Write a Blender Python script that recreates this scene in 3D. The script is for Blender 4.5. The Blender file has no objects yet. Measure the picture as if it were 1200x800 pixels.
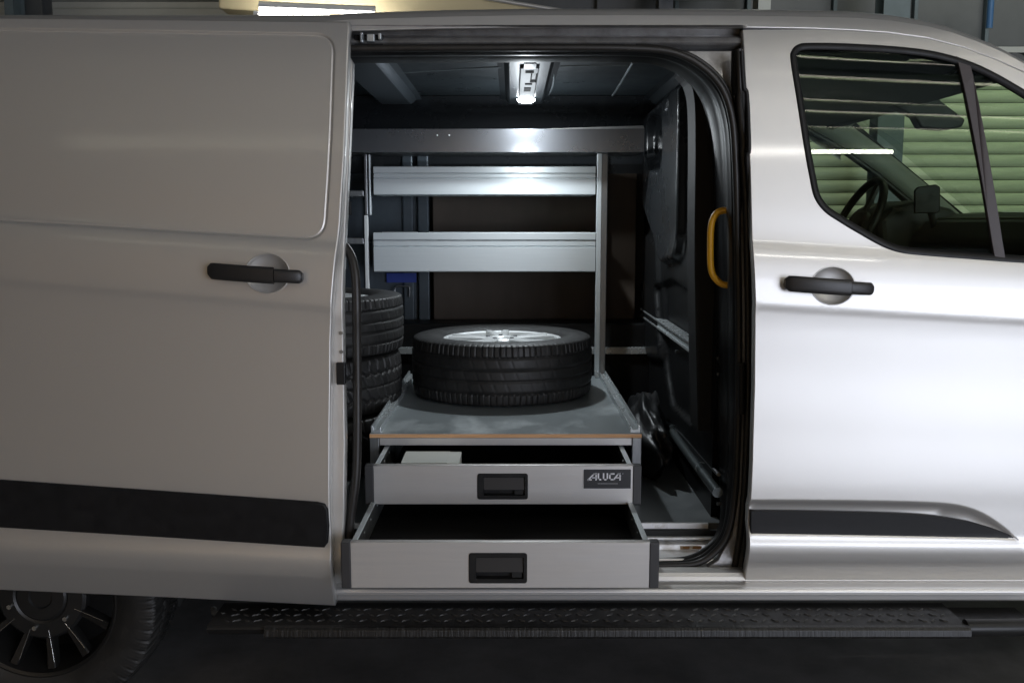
import bpy, bmesh, math, random
import numpy as np
from mathutils import Vector, Matrix, Quaternion
from mathutils.geometry import delaunay_2d_cdt
random.seed(7); rng = np.random.default_rng(7)
R = math.radians
scene = bpy.context.scene
C = scene.collection

# ---------------------------------------------------------------- camera, world, light, exposure
F_PX, PITCH, DIST, EYE = 1092.0, R(7.4), 2.4, 1.40
cam_d = bpy.data.cameras.new("camera"); cam = bpy.data.objects.new("camera", cam_d); C.objects.link(cam)
cam.location = (0, -DIST, EYE); cam.rotation_euler = (R(90) - PITCH, 0, 0)
cam_d.sensor_width = 36; cam_d.lens = 36 * F_PX / 1200; cam_d.clip_start = 0.05; cam_d.clip_end = 200
scene.camera = cam
scene.view_settings.view_transform = 'Standard'; scene.view_settings.look = 'None'
scene.view_settings.exposure = 0.0; scene.view_settings.gamma = 1.0
scene.cycles.use_denoising = True
scene.cycles.max_bounces = 8; scene.cycles.transparent_max_bounces = 16
scene.cycles.sample_clamp_indirect = 6.0
w = bpy.data.worlds.new("World"); scene.world = w; w.use_nodes = True
w.node_tree.nodes['Background'].inputs[0].default_value = (0.8, 0.85, 1.0, 1)
w.node_tree.nodes['Background'].inputs[1].default_value = 0.02

def area_lamp(name, loc, target, sx, sy, power, col):
    d = bpy.data.lights.new(name, 'AREA'); d.shape = 'RECTANGLE'; d.size = sx; d.size_y = sy
    d.energy = power; d.color = col
    o = bpy.data.objects.new(name, d); C.objects.link(o); o.location = loc
    o.rotation_euler = (Vector(target) - Vector(loc)).to_track_quat('-Z', 'Y').to_euler()
    return o
area_lamp("gate_daylight", (4.6, -6.6, 1.3), (3.4, 0, 1.2), 5.0, 2.8, 325, (0.80, 0.86, 1.0))
area_lamp("ceiling_fill_right", (4.3, -3.2, 4.5), (4.3, -3.0, 0), 5.0, 4.5, 500, (1.0, 0.93, 0.78))  # added fill, stands in for light coming off the hall ceiling
area_lamp("wall_fill_left", (-2.2, -4.8, 4.4), (-2.0, -7.5, 1.0), 6.0, 0.8, 320, (1.0, 0.78, 0.54))  # added fill, brightens the front wall that the sliding door mirrors
area_lamp("far_bay_fill", (4.0, 2.9, 4.2), (4.2, 5.0, 2.0), 4.0, 0.5, 50, (0.97, 1.0, 0.86))  # added out of view to light the shutter slats
area_lamp("far_left_fill", (-2.5, 3.0, 4.2), (-2.0, 5.0, 2.8), 4.0, 0.5, 12, (1.0, 0.95, 0.82))  # added out of view to light the left part of the back wall

# ---------------------------------------------------------------- pixel rays (photo at 1200x800) to real points
ST, CT = math.sin(PITCH), math.cos(PITCH)
def P(u, v, Y):
    a = (u - 600) / F_PX; b = -(v - 400) / F_PX
    dy = CT + b * ST; dz = -ST + b * CT
    t = (Y + DIST) / dy
    return (a * t, Y, EYE + dz * t)
def XZ(u, v, Y):
    p = P(u, v, Y); return (p[0], p[2])
def PX(u, v, X):                                   # ray against a plane x = X
    a = (u - 600) / F_PX; b = -(v - 400) / F_PX
    t = X / a
    return (X, -DIST + (CT + b * ST) * t, EYE + (-ST + b * CT) * t)
def on(S, u, v):
    y = 0.0
    for _ in range(14):
        p = P(u, v, y); y = float(S(np.array([p[0]]), np.array([p[2]]))[0])
    p = P(u, v, y); return (p[0], p[2])

# ---------------------------------------------------------------- materials
def mat(name, col=(0.5, 0.5, 0.5), rough=0.5, metal=0.0, coat=0.0, coat_r=0.03, noise=None, bump=None, spec=0.5, wave=None):
    m = bpy.data.materials.new(name); m.use_nodes = True; nt = m.node_tree; N = nt.nodes; L = nt.links
    b = N['Principled BSDF']
    b.inputs['Base Color'].default_value = (*col, 1); b.inputs['Roughness'].default_value = rough
    b.inputs['Metallic'].default_value = metal; b.inputs['Coat Weight'].default_value = coat
    b.inputs['Coat Roughness'].default_value = coat_r; b.inputs['Specular IOR Level'].default_value = spec
    tc = N.new('ShaderNodeTexCoord')
    if noise:                                      # (scale, second colour, lo, hi, roughness swing, stretch)
        sc_, col2, lo, hi, rs, st = noise
        mp = N.new('ShaderNodeMapping'); mp.inputs['Scale'].default_value = st
        L.new(tc.outputs['Object'], mp.inputs[0])
        n = N.new('ShaderNodeTexNoise'); n.inputs['Scale'].default_value = sc_; n.inputs['Detail'].default_value = 7
        n.inputs['Roughness'].default_value = 0.62
        L.new(mp.outputs[0], n.inputs['Vector'])
        r = N.new('ShaderNodeMapRange'); r.inputs[1].default_value = lo; r.inputs[2].default_value = hi
        L.new(n.outputs['Fac'], r.inputs[0])
        mx = N.new('ShaderNodeMix'); mx.data_type = 'RGBA'
        mx.inputs[6].default_value = (*col, 1); mx.inputs[7].default_value = (*col2, 1)
        L.new(r.outputs[0], mx.inputs[0]); L.new(mx.outputs[2], b.inputs['Base Color'])
        if rs:
            r2 = N.new('ShaderNodeMapRange'); r2.inputs[3].default_value = max(0.02, rough - rs); r2.inputs[4].default_value = rough + rs
            L.new(r.outputs[0], r2.inputs[0]); L.new(r2.outputs[0], b.inputs['Roughness'])
    if bump:                                       # (scale, strength, distance, stretch)
        sc_, s, d, st = bump
        mp = N.new('ShaderNodeMapping'); mp.inputs['Scale'].default_value = st
        L.new(tc.outputs['Object'], mp.inputs[0])
        n = N.new('ShaderNodeTexNoise'); n.inputs['Scale'].default_value = sc_; n.inputs['Detail'].default_value = 4
        L.new(mp.outputs[0], n.inputs['Vector'])
        bp = N.new('ShaderNodeBump'); bp.inputs['Strength'].default_value = s; bp.inputs['Distance'].default_value = d
        L.new(n.outputs['Fac'], bp.inputs['Height']); L.new(bp.outputs[0], b.inputs['Normal'])
    return m
def emit(name, col, s):
    m = bpy.data.materials.new(name); m.use_nodes = True; b = m.node_tree.nodes['Principled BSDF']
    b.inputs['Base Color'].default_value = (*col, 1)
    b.inputs['Emission Color'].default_value = (*col, 1); b.inputs['Emission Strength'].default_value = s
    return m
def glass(name, tint, refl=1.0):
    m = bpy.data.materials.new(name); m.use_nodes = True; nt = m.node_tree; nt.nodes.clear(); N = nt.nodes
    o = N.new('ShaderNodeOutputMaterial'); mx = N.new('ShaderNodeMixShader'); t = N.new('ShaderNodeBsdfTransparent')
    g = N.new('ShaderNodeBsdfGlossy'); f = N.new('ShaderNodeFresnel'); f.inputs[0].default_value = 1.5
    t.inputs[0].default_value = (*tint, 1); g.inputs['Roughness'].default_value = 0.0; g.inputs[0].default_value = (refl,) * 3 + (1,)
    ge = N.new('ShaderNodeNewGeometry'); mr = N.new('ShaderNodeMapRange'); mr.inputs[3].default_value = 1.5; mr.inputs[4].default_value = 1 / 1.5
    nt.links.new(ge.outputs['Backfacing'], mr.inputs[0]); nt.links.new(mr.outputs[0], f.inputs[0])
    nt.links.new(f.outputs[0], mx.inputs[0]); nt.links.new(t.outputs[0], mx.inputs[1]); nt.links.new(g.outputs[0], mx.inputs[2])
    nt.links.new(mx.outputs[0], o.inputs[0]); return m

one = (1, 1, 1)
M = {}
M['paint'] = mat('silver_paint', (0.69, 0.675, 0.65), 0.48, 0.75, 0.6, 0.09, noise=(1.2, (0.675, 0.66, 0.635), .2, .8, .012, one), bump=(900, .04, .0004, one))
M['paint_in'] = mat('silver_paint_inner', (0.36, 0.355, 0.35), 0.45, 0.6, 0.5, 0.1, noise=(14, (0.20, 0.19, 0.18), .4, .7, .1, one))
M['step_paint'] = mat('step_paint_scuffed', (0.82, 0.82, 0.82), 0.38, 0.15, 0.4, 0.1, noise=(16, (0.40, 0.36, 0.30), .52, .75, .1, one))
M['mould'] = mat('moulding_plastic', (0.008, 0.008, 0.009), 0.5, spec=.28, noise=(30, (0.013, 0.013, 0.014), .3, .7, .06, one), bump=(500, .2, .0005, one))
M['plastic'] = mat('black_plastic', (0.009, 0.009, 0.0095), 0.5, spec=.28, noise=(25, (0.013, 0.013, 0.013), .35, .7, .08, one), bump=(400, .15, .0005, one))
M['gloss'] = mat('gloss_black_trim', (0.008, 0.0085, 0.009), 0.38, spec=.3, noise=(9, (0.02, 0.02, 0.02), .35, .7, .07, one))
M['rubber'] = mat('rubber_seal', (0.014, 0.013, 0.012), 0.42, noise=(40, (0.022, 0.02, 0.018), .3, .7, .08, one))
M['dark'] = mat('dark_underside', (0.010, 0.010, 0.010), 0.8)
M['handle'] = mat('door_handle_plastic', (0.020, 0.019, 0.019), 0.42, bump=(700, .15, .0004, one))
M['roofin'] = mat('roof_inner_metal', (0.085, 0.105, 0.118), 0.33, 0.55, noise=(7, (0.068, 0.085, 0.095), .3, .7, .08, one))
M['bulk2'] = mat('lit_bulkhead_and_trim', (0.024, 0.027, 0.030), 0.28, coat=.25, coat_r=.15, noise=(3, (0.021, 0.024, 0.027), .35, .7, .03, one))
M['bulk'] = mat('bulkhead_plastic', (0.008, 0.0085, 0.009), 0.42, spec=.22, noise=(3, (0.010, 0.0105, 0.011), .35, .7, .04, one), bump=(500, .06, .0003, one))
M['floor'] = mat('load_floor_mat', (0.15, 0.165, 0.17), 0.5, noise=(12, (0.22, 0.235, 0.24), .45, .75, .1, one), bump=(300, .15, .0006, one))
M['alu'] = mat('anodised_aluminium', (0.60, 0.585, 0.57), 0.42, 0.55, noise=(4, (0.55, 0.54, 0.53), .3, .7, .04, (1, 1, 20)), bump=(60, .05, .0004, (1, 1, 30)))
M['alu_cool'] = mat('tray_aluminium', (0.64, 0.69, 0.71), 0.42, 0.45, noise=(5, (0.60, 0.65, 0.67), .3, .7, .05, (1, 1, 25)), bump=(60, .05, .0004, (.3, 1, 60)))
M['steel'] = mat('brushed_steel', (0.30, 0.315, 0.34), 0.28, 0.9, noise=(2.5, (0.24, 0.255, 0.28), .3, .75, .05, (1, 1, 1)))
M['steel_dull'] = mat('post_steel', (0.34, 0.35, 0.36), 0.38, 0.8, noise=(10, (0.20, 0.21, 0.22), .4, .7, .1, (3, 3, .5)))
M['galv'] = mat('galvanised_steel', (0.62, 0.66, 0.67), 0.34, 0.6, noise=(14, (0.42, 0.45, 0.46), .42, .68, .08, (1, .3, 1)), bump=(90, .08, .0004, one))
M['cap'] = mat('drawer_cap_plastic', (0.035, 0.035, 0.037), 0.5, bump=(500, .15, .0004, one))
M['box'] = mat('drawer_box_dark', (0.006, 0.006, 0.006), 0.6, spec=.3)
M['boxside'] = mat('drawer_side_metal', (0.16, 0.17, 0.17), 0.42, 0.5, noise=(12, (0.09, 0.1, 0.1), .4, .7, .1, one))
M['ply'] = mat('plywood_edge', (0.66, 0.38, 0.19), 0.65, noise=(8, (0.45, 0.24, 0.11), .4, .7, 0, (1, 1, 60)))
M['brown'] = mat('brown_ply_lining', (0.095, 0.072, 0.055), 0.6, noise=(5, (0.065, 0.05, 0.038), .3, .7, .05, (1, 1, .2)))
M['greypanel'] = mat('blue_grey_metal', (0.09, 0.115, 0.135), 0.42, 0.3, noise=(9, (0.06, 0.075, 0.09), .35, .7, .08, one))
M['blue'] = mat('blue_sticker', (0.02, 0.05, 0.30), 0.5)
M['yellow'] = mat('yellow_grab_handle', (0.90, 0.47, 0.02), 0.42, noise=(30, (0.80, 0.40, 0.02), .4, .7, .04, one))
M['white'] = mat('white_plastic', (0.72, 0.74, 0.74), 0.4)
M['lampcase'] = mat('lamp_case_plastic', (0.16, 0.17, 0.175), 0.5)
M['rib'] = mat('rib_metal', (.035, .042, .047), .36, .4)
M['rib2'] = mat('rib_metal_lit', (.12, .145, .165), .36, .5)  # lighter copy of the rib metal, lamplight put into its colour
M['beadm'] = mat('bead_highlight', (.30, .34, .36), .35, .5)
M['post'] = mat('post_cover_plastic', (.60, .62, .62), .45)
M['card'] = mat('white_carton', (0.62, 0.64, 0.60), 0.6)
M['letter'] = mat('badge_lettering', (0.66, 0.66, 0.68), 0.45)
M['badge'] = mat('badge_plate', (0.022, 0.023, 0.026), 0.5)
M['tyre'] = mat('tyre_rubber', (0.012, 0.0118, 0.0115), 0.6, noise=(10, (0.021, 0.020, 0.0185), .42, .72, .1, one), bump=(160, .25, .001, one))
M['rim'] = mat('alloy_silver', (0.78, 0.80, 0.80), 0.34, 0.3)
M['rimb'] = mat('alloy_black', (0.010, 0.010, 0.010), 0.40, 0.1)
M['rimedge'] = mat('alloy_edge_bright', (0.55, 0.55, 0.53), 0.22, 0.9)
M['bag'] = mat('black_plastic_sheet', (0.012, 0.013, 0.014), 0.42, bump=(14, .4, .006, one))
M['headl'] = mat('headliner_cloth', (0.07, 0.074, 0.07), 0.85)
M['pillar'] = mat('pillar_trim', (0.30, 0.31, 0.28), 0.6)
M['dash'] = mat('dashboard_plastic', (0.022, 0.023, 0.024), 0.5, bump=(400, .3, .001, one))
M['glass'] = glass('window_glass', (0.81, 0.90, 0.775), .55)
M['screen_glass'] = glass('windscreen_glass', (0.91, 0.96, 0.89), .4)
M['slat'] = mat('shutter_slat_cream', (0.66, 0.68, 0.54), 0.45, noise=(2.5, (0.40, 0.43, 0.34), .3, .7, .06, (.6, 1, 6)))
M['clad'] = mat('grey_cladding', (0.36, 0.37, 0.36), 0.45, 0.2, noise=(2, (0.28, 0.29, 0.28), .3, .7, .05, one))
M['darkclad'] = mat('dark_wall_panel', (0.045, 0.05, 0.055), 0.4, noise=(3, (0.065, 0.07, 0.075), .3, .7, .1, one))
M['beam'] = mat('cream_soffit_board', (0.62, 0.54, 0.34), 0.7, noise=(1.5, (0.55, 0.47, 0.29), .3, .7, 0, one))
M['column'] = mat('column_steel_paint', (0.08, 0.11, 0.13), 0.5, noise=(6, (0.06, 0.08, 0.09), .3, .7, .05, one))
M['bluepipe'] = mat('blue_pipe_paint', (0.03, 0.09, 0.20), 0.4)
M['concrete'] = mat('hall_floor_concrete', (0.20, 0.195, 0.19), 0.5, noise=(2.2, (0.09, 0.088, 0.085), .35, .68, .12, one), bump=(40, .2, .002, one))
M['ceil'] = mat('hall_ceiling_sheet', (0.30, 0.31, 0.31), 0.5, 0.2, noise=(1.2, (0.2, 0.2, 0.2), .3, .7, .05, one))
M['lamp'] = emit('tube_glow', (1.0, 0.97, 0.90), 55)
M['led'] = emit('led_glow', (0.93, 0.97, 1.0), 45)
M['rust'] = mat('rusty_stain', (0.22, 0.10, 0.03), 0.8, noise=(60, (0.5, 0.45, 0.36), .5, .6, .05, (1, 1, .3)))

# ---------------------------------------------------------------- mesh helpers
class MB:
    def __init__(s): s.v = []; s.f = []; s.sm = []
    def add(s, vs, fs, smooth=False):
        b = len(s.v); s.v += [tuple(p) for p in vs]; s.f += [[i + b for i in f] for f in fs]; s.sm += [smooth] * len(fs)
        return s
    def box(s, x0, x1, y0, y1, z0, z1, mtx=None):
        vs = [Vector((x, y, z)) for x in (x0, x1) for y in (y0, y1) for z in (z0, z1)]
        if mtx is not None: vs = [mtx @ p for p in vs]
        return s.add(vs, [(0, 1, 3, 2), (4, 6, 7, 5), (0, 4, 5, 1), (2, 3, 7, 6), (0, 2, 6, 4), (1, 5, 7, 3)])
    def prism(s, pts, d):                          # closed 3D polygon extruded by vector d
        n = len(pts); a = [Vector(p) for p in pts]; b = [p + Vector(d) for p in a]
        return s.add(a + b, [list(range(n))[::-1], list(range(n, 2 * n))] + [(i, (i + 1) % n, n + (i + 1) % n, n + i) for i in range(n)])
    def grid(s, rows, closed=False, smooth=True, closed_v=False):
        n = len(rows[0]); m = len(rows)
        fs = []
        for i in range(m if closed_v else m - 1):
            for j in range(n if closed else n - 1):
                fs.append((i * n + j, i * n + (j + 1) % n, ((i + 1) % m) * n + (j + 1) % n, ((i + 1) % m) * n + j))
        return s.add([p for r in rows for p in r], fs, smooth)
    def tube(s, path, r, segs=10, closed=False, flat=1.0, caps=True, side=None):
        path = [Vector(p) for p in path]; n = len(path); rows = []
        prev = None
        for i in range(n):
            a = path[(i - 1) % n] if (closed or i) else path[0]
            b = path[(i + 1) % n] if (closed or i < n - 1) else path[-1]
            t = (b - a).normalized()
            if prev is None:
                up = Vector(side) if side else (Vector((0, 1, 0)) if abs(t.y) < .9 else Vector((0, 0, 1)))
            else: up = prev
            e1 = (up - t * up.dot(t)).normalized(); prev = e1; e2 = t.cross(e1)
            rr = r[i] if isinstance(r, (list, tuple)) else r
            rows.append([path[i] + e1 * rr * math.cos(k * 2 * math.pi / segs) + e2 * rr * flat * math.sin(k * 2 * math.pi / segs) for k in range(segs)])
        s.grid(rows, closed=True, closed_v=closed)
        if caps and not closed:
            for row in (rows[0][::-1], rows[-1]): s.add(row, [tuple(range(segs))])
        return s
    def lathe(s, prof, segs=64, axis='z', smooth=True, closed_prof=False):   # prof of (r, h)
        rows = []
        for r, h in prof:
            rows.append([(r * math.cos(2 * math.pi * k / segs), r * math.sin(2 * math.pi * k / segs), h) for k in range(segs)])
        return s.grid(rows, closed=True, smooth=smooth, closed_v=closed_prof)
    def loft(s, prof, xs, smooth=False):            # prof of (y, z), swept along x (xs = x values)
        return s.grid([[(x, y, z) for y, z in prof] for x in xs], smooth=smooth)
    def build(s, name, m, parent=None, bevel=0, seg=2, loc=None, auto=None):
        me = bpy.data.meshes.new(name); me.from_pydata(s.v, [], s.f); me.update()
        me.polygons.foreach_set('use_smooth', s.sm)
        bm = bmesh.new(); bm.from_mesh(me); bmesh.ops.recalc_face_normals(bm, faces=bm.faces); bm.to_mesh(me); bm.free()
        if m: me.materials.append(M[m] if isinstance(m, str) else m)
        o = bpy.data.objects.new(name, me); C.objects.link(o)
        if parent: o.parent = parent
        if loc: o.location = loc
        if auto: me.set_sharp_from_angle(angle=R(auto))
        if bevel:
            bv = o.modifiers.new('bevel', 'BEVEL'); bv.width = bevel; bv.segments = seg; bv.limit_method = 'ANGLE'; bv.angle_limit = R(35)
            bv.harden_normals = False
        return o
def box(name, m, parent, x0, x1, y0, y1, z0, z1, bevel=.002, mtx=None):
    return MB().box(x0, x1, y0, y1, z0, z1, mtx).build(name, m, parent, bevel)
def tag(o, label=None, cat=None, group=None, kind=None):
    for k, v in (('label', label), ('category', cat), ('group', group), ('kind', kind)):
        if v: o[k] = v
    return o
def empty(name, loc=(0, 0, 0)):
    o = bpy.data.objects.new(name, None); C.objects.link(o); o.location = loc; o.empty_display_size = .1
    return o
def catmull(pts, n=8, closed=False):
    out = []; N = len(pts); A = [np.array(p, float) for p in pts]
    for i in range(N if closed else N - 1):
        p1, p2 = A[i], A[(i + 1) % N]
        p0 = A[(i - 1) % N] if (closed or i) else p1; p3 = A[(i + 2) % N] if (closed or i + 2 < N) else p2
        for k in range(n):
            t = k / n
            out.append(tuple(.5 * (2 * p1 + (p2 - p0) * t + (2 * p0 - 5 * p1 + 4 * p2 - p3) * t * t + (3 * p1 - p0 - 3 * p2 + p3) * t ** 3)))
    if not closed: out.append(tuple(A[-1]))
    return out
def resample(loop, step, closed=True):
    L = [np.array(p, float) for p in loop]; out = []
    n = len(L)
    for i in range(n if closed else n - 1):
        a, b = L[i], L[(i + 1) % n]; k = max(1, int(round(np.linalg.norm(b - a) / step)))
        for j in range(k): out.append(tuple(a + (b - a) * j / k))
    if not closed: out.append(tuple(L[-1]))
    return out
def rounded(loop, r, n=6):                          # round the corners of a closed 2D polygon
    out = []; N = len(loop)
    for i in range(N):
        p = np.array(loop[i], float); a = np.array(loop[i - 1], float); b = np.array(loop[(i + 1) % N], float)
        da, db = a - p, b - p; la, lb = np.linalg.norm(da), np.linalg.norm(db)
        rr = r[i] if isinstance(r, (list, tuple)) else r
        rr = min(rr, la * .49, lb * .49)
        q0, q1 = p + da / la * rr, p + db / lb * rr
        for k in range(n + 1):
            t = k / n; out.append(tuple((1 - t) ** 2 * q0 + 2 * t * (1 - t) * p + t * t * q1))
    return out
def inside(pts, loop):
    x, y = pts[:, 0], pts[:, 1]; c = np.zeros(len(pts), bool); L = np.array(loop); n = len(L)
    for i in range(n):
        x1, y1 = L[i]; x2, y2 = L[(i + 1) % n]
        cond = (y1 > y) != (y2 > y)
        xi = (x2 - x1) * (y - y1) / ((y2 - y1) if y2 != y1 else 1e-12) + x1
        c ^= cond & (x < xi)
    return c
def dist(pts, loop, closed=True):
    L = np.array(loop, float); d = np.full(len(pts), 1e9); n = len(L)
    for i in range(n if closed else n - 1):
        a, b = L[i], L[(i + 1) % n]; ab = b - a; q = max(ab @ ab, 1e-12)
        t = np.clip(((pts - a) @ ab) / q, 0, 1)
        d = np.minimum(d, np.linalg.norm(pts - (a + t[:, None] * ab), axis=1))
    return d
def rings(loop, offs, step=.008, closed=True):       # points parallel to a curve
    L = np.array(resample(loop, step, closed)); out = []
    t = np.roll(L, -1, 0) - np.roll(L, 1, 0)
    if not closed: t[0] = L[1] - L[0]; t[-1] = L[-1] - L[-2]
    t /= np.linalg.norm(t, axis=1)[:, None] + 1e-9; nn = np.stack([-t[:, 1], t[:, 0]], 1)
    for o in offs: out += [tuple(p) for p in L + nn * o]
    return out
def sstep(x): x = np.clip(x, 0, 1); return x * x * (3 - 2 * x)

def panel(name, m, parent, outline, to3, step=.03, holes=(), extra=(), thick=.02, out=(0, -1, 0), lstep=.015, back=True, cham=.0025, clear=()):
    """curved sheet: outline and holes in surface coordinates (p, q); to3(p, q) gives the points; thickness goes away from `out`"""
    loops = [resample(outline, lstep)] + [resample(h, lstep) for h in holes]
    O = np.array(loops[0]); lo, hi = O.min(0), O.max(0)
    gx, gy = np.meshgrid(np.arange(lo[0] + step * .5, hi[0], step), np.arange(lo[1] + step * .5, hi[1], step))
    G = np.stack([gx.ravel(), gy.ravel()], 1)
    for cl, cd in clear: G = G[dist(G, cl) > cd]
    if len(extra):
        E = np.array(extra)
    else: E = np.zeros((0, 2))
    A = np.concatenate([G, E]); k = inside(A, loops[0]) & (dist(A, loops[0]) > .004)
    for h in loops[1:]: k &= ~inside(A, h) & (dist(A, h) > .003)
    A = A[k]
    V = []; ed = []
    for l in loops:
        b = len(V); V += [Vector(p) for p in l]; ed += [(b + i, b + (i + 1) % len(l)) for i in range(len(l))]
    nb = len(V); V += [Vector(p) for p in A]
    vo, eo, fo, *_ = delaunay_2d_cdt(V, ed, [], 0, 1e-6)
    V2 = np.array([tuple(p) for p in vo]); T = np.array([f for f in fo if len(f) == 3])
    c = V2[T].mean(1); kk = inside(c, loops[0])
    for h in loops[1:]: kk &= ~inside(c, h)
    T = T[kk]
    def f3(a): return np.stack(to3(a[:, 0], a[:, 1]), 1)
    e = 5e-4
    X = f3(V2); du = f3(V2 + [e, 0]) - f3(V2 - [e, 0]); dv = f3(V2 + [0, e]) - f3(V2 - [0, e])
    Nn = np.cross(du, dv); Nn /= np.linalg.norm(Nn, axis=1)[:, None] + 1e-12
    o_ = np.array(out, float); sgn = np.sign(Nn @ o_); sgn[sgn == 0] = 1; Nn *= sgn[:, None]
    a, b, c_ = X[T[:, 0]], X[T[:, 1]], X[T[:, 2]]
    flip = (np.cross(b - a, c_ - a) @ o_) < 0
    T[flip] = T[flip][:, ::-1]
    nv = len(X); verts = list(map(tuple, X)); faces = [tuple(t) for t in T]; nf = len(faces)
    if back:
        verts += list(map(tuple, X - o_ * thick)); faces += [tuple(t[::-1] + nv) for t in T]
    inward = -o_
    for li, l in enumerate(loops):
        A2 = np.array(l); t = np.roll(A2, -1, 0) - np.roll(A2, 1, 0); t /= np.linalg.norm(t, axis=1)[:, None] + 1e-9
        nn = np.stack([t[:, 1], -t[:, 0]], 1)
        area = np.sum(A2[:, 0] * np.roll(A2[:, 1], -1) - np.roll(A2[:, 0], -1) * A2[:, 1])
        if (area < 0) != (li > 0): nn = -nn
        r0 = f3(A2); base = f3(A2 + nn * cham * .6)
        n = len(l); b = len(verts)
        rws = [r0, base + inward * cham * .35, f3(A2 + nn * cham) + inward * cham, f3(A2 + nn * cham) + inward * thick]
        if back: rws.append(r0 + inward * thick)
        for r_ in rws: verts += list(map(tuple, r_))
        ccw = (area > 0)
        for i in range(len(rws) - 1):
            for j in range(n):
                q = (b + i * n + j, b + i * n + (j + 1) % n, b + (i + 1) * n + (j + 1) % n, b + (i + 1) * n + j)
                faces.append(q)
    me = bpy.data.meshes.new(name); me.from_pydata(verts, [], [tuple(int(i) for i in f) for f in faces]); me.update()
    sm = np.ones(len(faces), bool); me.polygons.foreach_set('use_smooth', sm)
    ln = []
    for p in me.polygons:
        if p.index < nf: ln += [tuple(Nn[v]) for v in p.vertices]
        else: ln += [(0, 0, 0)] * p.loop_total
    me.normals_split_custom_set(ln)
    me.materials.append(M[m]); o = bpy.data.objects.new(name, me); C.objects.link(o)
    if parent: o.parent = parent
    return o

# ---------------------------------------------------------------- van body profile
def make_profile(kn, sig=.004):
    z = np.array([k[0] for k in kn]); y = np.array([k[1] for k in kn]); o = np.argsort(z); z, y = z[o], y[o]
    h = np.diff(z); d = np.diff(y) / h; m = np.zeros(len(z)); m[0], m[-1] = d[0], d[-1]
    for i in range(1, len(z) - 1):
        if d[i - 1] * d[i] > 0: m[i] = 2 / (1 / d[i - 1] + 1 / d[i])
    zz = np.arange(.2, 2.3, .001); i = np.clip(np.searchsorted(z, zz) - 1, 0, len(h) - 1); t = (zz - z[i]) / h[i]
    tc = np.clip(t, 0, 1)
    yy = (2 * tc**3 - 3 * tc**2 + 1) * y[i] + (tc**3 - 2 * tc**2 + tc) * h[i] * m[i] + (-2 * tc**3 + 3 * tc**2) * y[i + 1] + (tc**3 - tc**2) * h[i] * m[i + 1]
    yy += np.where(t > 1, (t - 1) * h[i] * m[-1], 0) + np.where(t < 0, t * h[i] * m[0], 0)
    k = np.exp(-.5 * (np.arange(-20, 21) * .001 / sig) ** 2); k /= k.sum()
    yp = np.pad(yy, 20, mode='reflect', reflect_type='odd')
    return zz, np.convolve(yp, k, 'valid')
PZ, PY = make_profile([(2.05, .30), (1.95, .215), (1.90, .178), (1.80, .133), (1.60, .082), (1.42, .047), (1.35, .036), (1.325, .031), (1.302, .021),
                       (1.26, .010), (1.20, .002), (1.168, 0.0), (1.145, .0045), (1.10, .008), (1.0, .010), (.85, .007), (.70, .002), (.64, .004), (.566, .005), (.552, .002), (.538, -.003), (.531, -.003),
                       (.492, .006), (.480, .012), (.44, .034), (.40, .055), (.36, .08)])
def kz(z, k): return np.clip((z - .45) / .75, 0, 1) * k
def S_body(x, z): return np.interp(z + kz(z, .06) * (x - 1.0), PZ, PY)
SLIDE = 1.06
def S_slide(x, z): return np.interp(z + kz(z, .070) * (x + SLIDE - 1.0), PZ, PY) - .115 + (-.44 - x) * .10

# ---------------------------------------------------------------- the van
van = tag(empty('panel_van', (0, .95, 0)), 'silver panel van with its side sliding door pushed open and fitted load bay', 'van')
VL = Vector((0, -.95, 0))
def vp(o):
    o.parent = van; o.location = Vector(o.location) + VL; return o

# front door
fd_out = [(871, 36), (955, 35.5), (1002, 37.5), (1045, 40), (1087, 46), (1130, 57), (1167, 71), (1200, 86), (1245, 110), (1300, 146), (1345, 180), (1345, 400), (1345, 600), (1330, 703),
          (1200, 699), (1040, 695), (872.5, 692), (875.5, 665), (879, 630), (880, 590), (882.5, 540), (885, 450), (885.5, 390), (883.5, 300), (880, 200), (877.5, 150), (873.5, 80)]
fd_out = [on(S_body, u, v) for u, v in fd_out]
win_px = [(926.5, 72), (927.5, 60), (935, 52.5), (950, 50.5), (1000, 51.5), (1060, 55.5), (1105, 62.5), (1150, 77.5), (1200, 105), (1248, 138), (1300, 190), (1318, 240), (1318, 300), (1290, 312),
          (1200, 308), (1130, 303), (1085, 299.5), (1055, 296), (1032, 288), (1005, 273), (985, 261), (966, 248), (954, 231), (948, 205), (942, 172), (934, 120)]
win = [on(S_body, u, v) for u, v in catmull(win_px, 5, True)]
rec_px = [(860, 584), (960, 584.5), (1060, 586), (1110, 588.5), (1138, 594), (1160, 604), (1180, 618), (1199, 635), (1170, 633), (1000, 630), (860, 628)]
rec = [on(S_body, u, v) for u, v in catmull(rec_px[:7], 5) + rec_px[7:]]
CUP_R = on(S_body, 976, 335)
def cup_loop(c, a=.056, b=.0485, n=40): return [(c[0] + a * math.cos(2 * math.pi * k / n), c[1] + b * math.sin(2 * math.pi * k / n)) for k in range(n)]
def S_front(x, z):
    y = S_body(x, z); p = np.stack([x, z], 1)
    near = (z < .75) & (z > .5)
    if near.any():
        q = p[near]; d = dist(q, rec) * np.where(inside(q, rec), 1, -1)
        y = y.copy(); y[near] += .016 * sstep(d / .026)
    return y
hz_lines = []
for zl in (1.325, 1.30, 1.168, 1.145, .552, .536, .492, .480):
    for dz in (-.008, -.004, 0, .004, .008):
        hz_lines += [(x, zl + dz - float(kz(zl, .06)) * (x - 1)) for x in np.arange(.55, 1.75, .02)]
H = np.array(hz_lines); hz_lines = [tuple(p) for p in H[dist(H, rec) > .03]]
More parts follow.
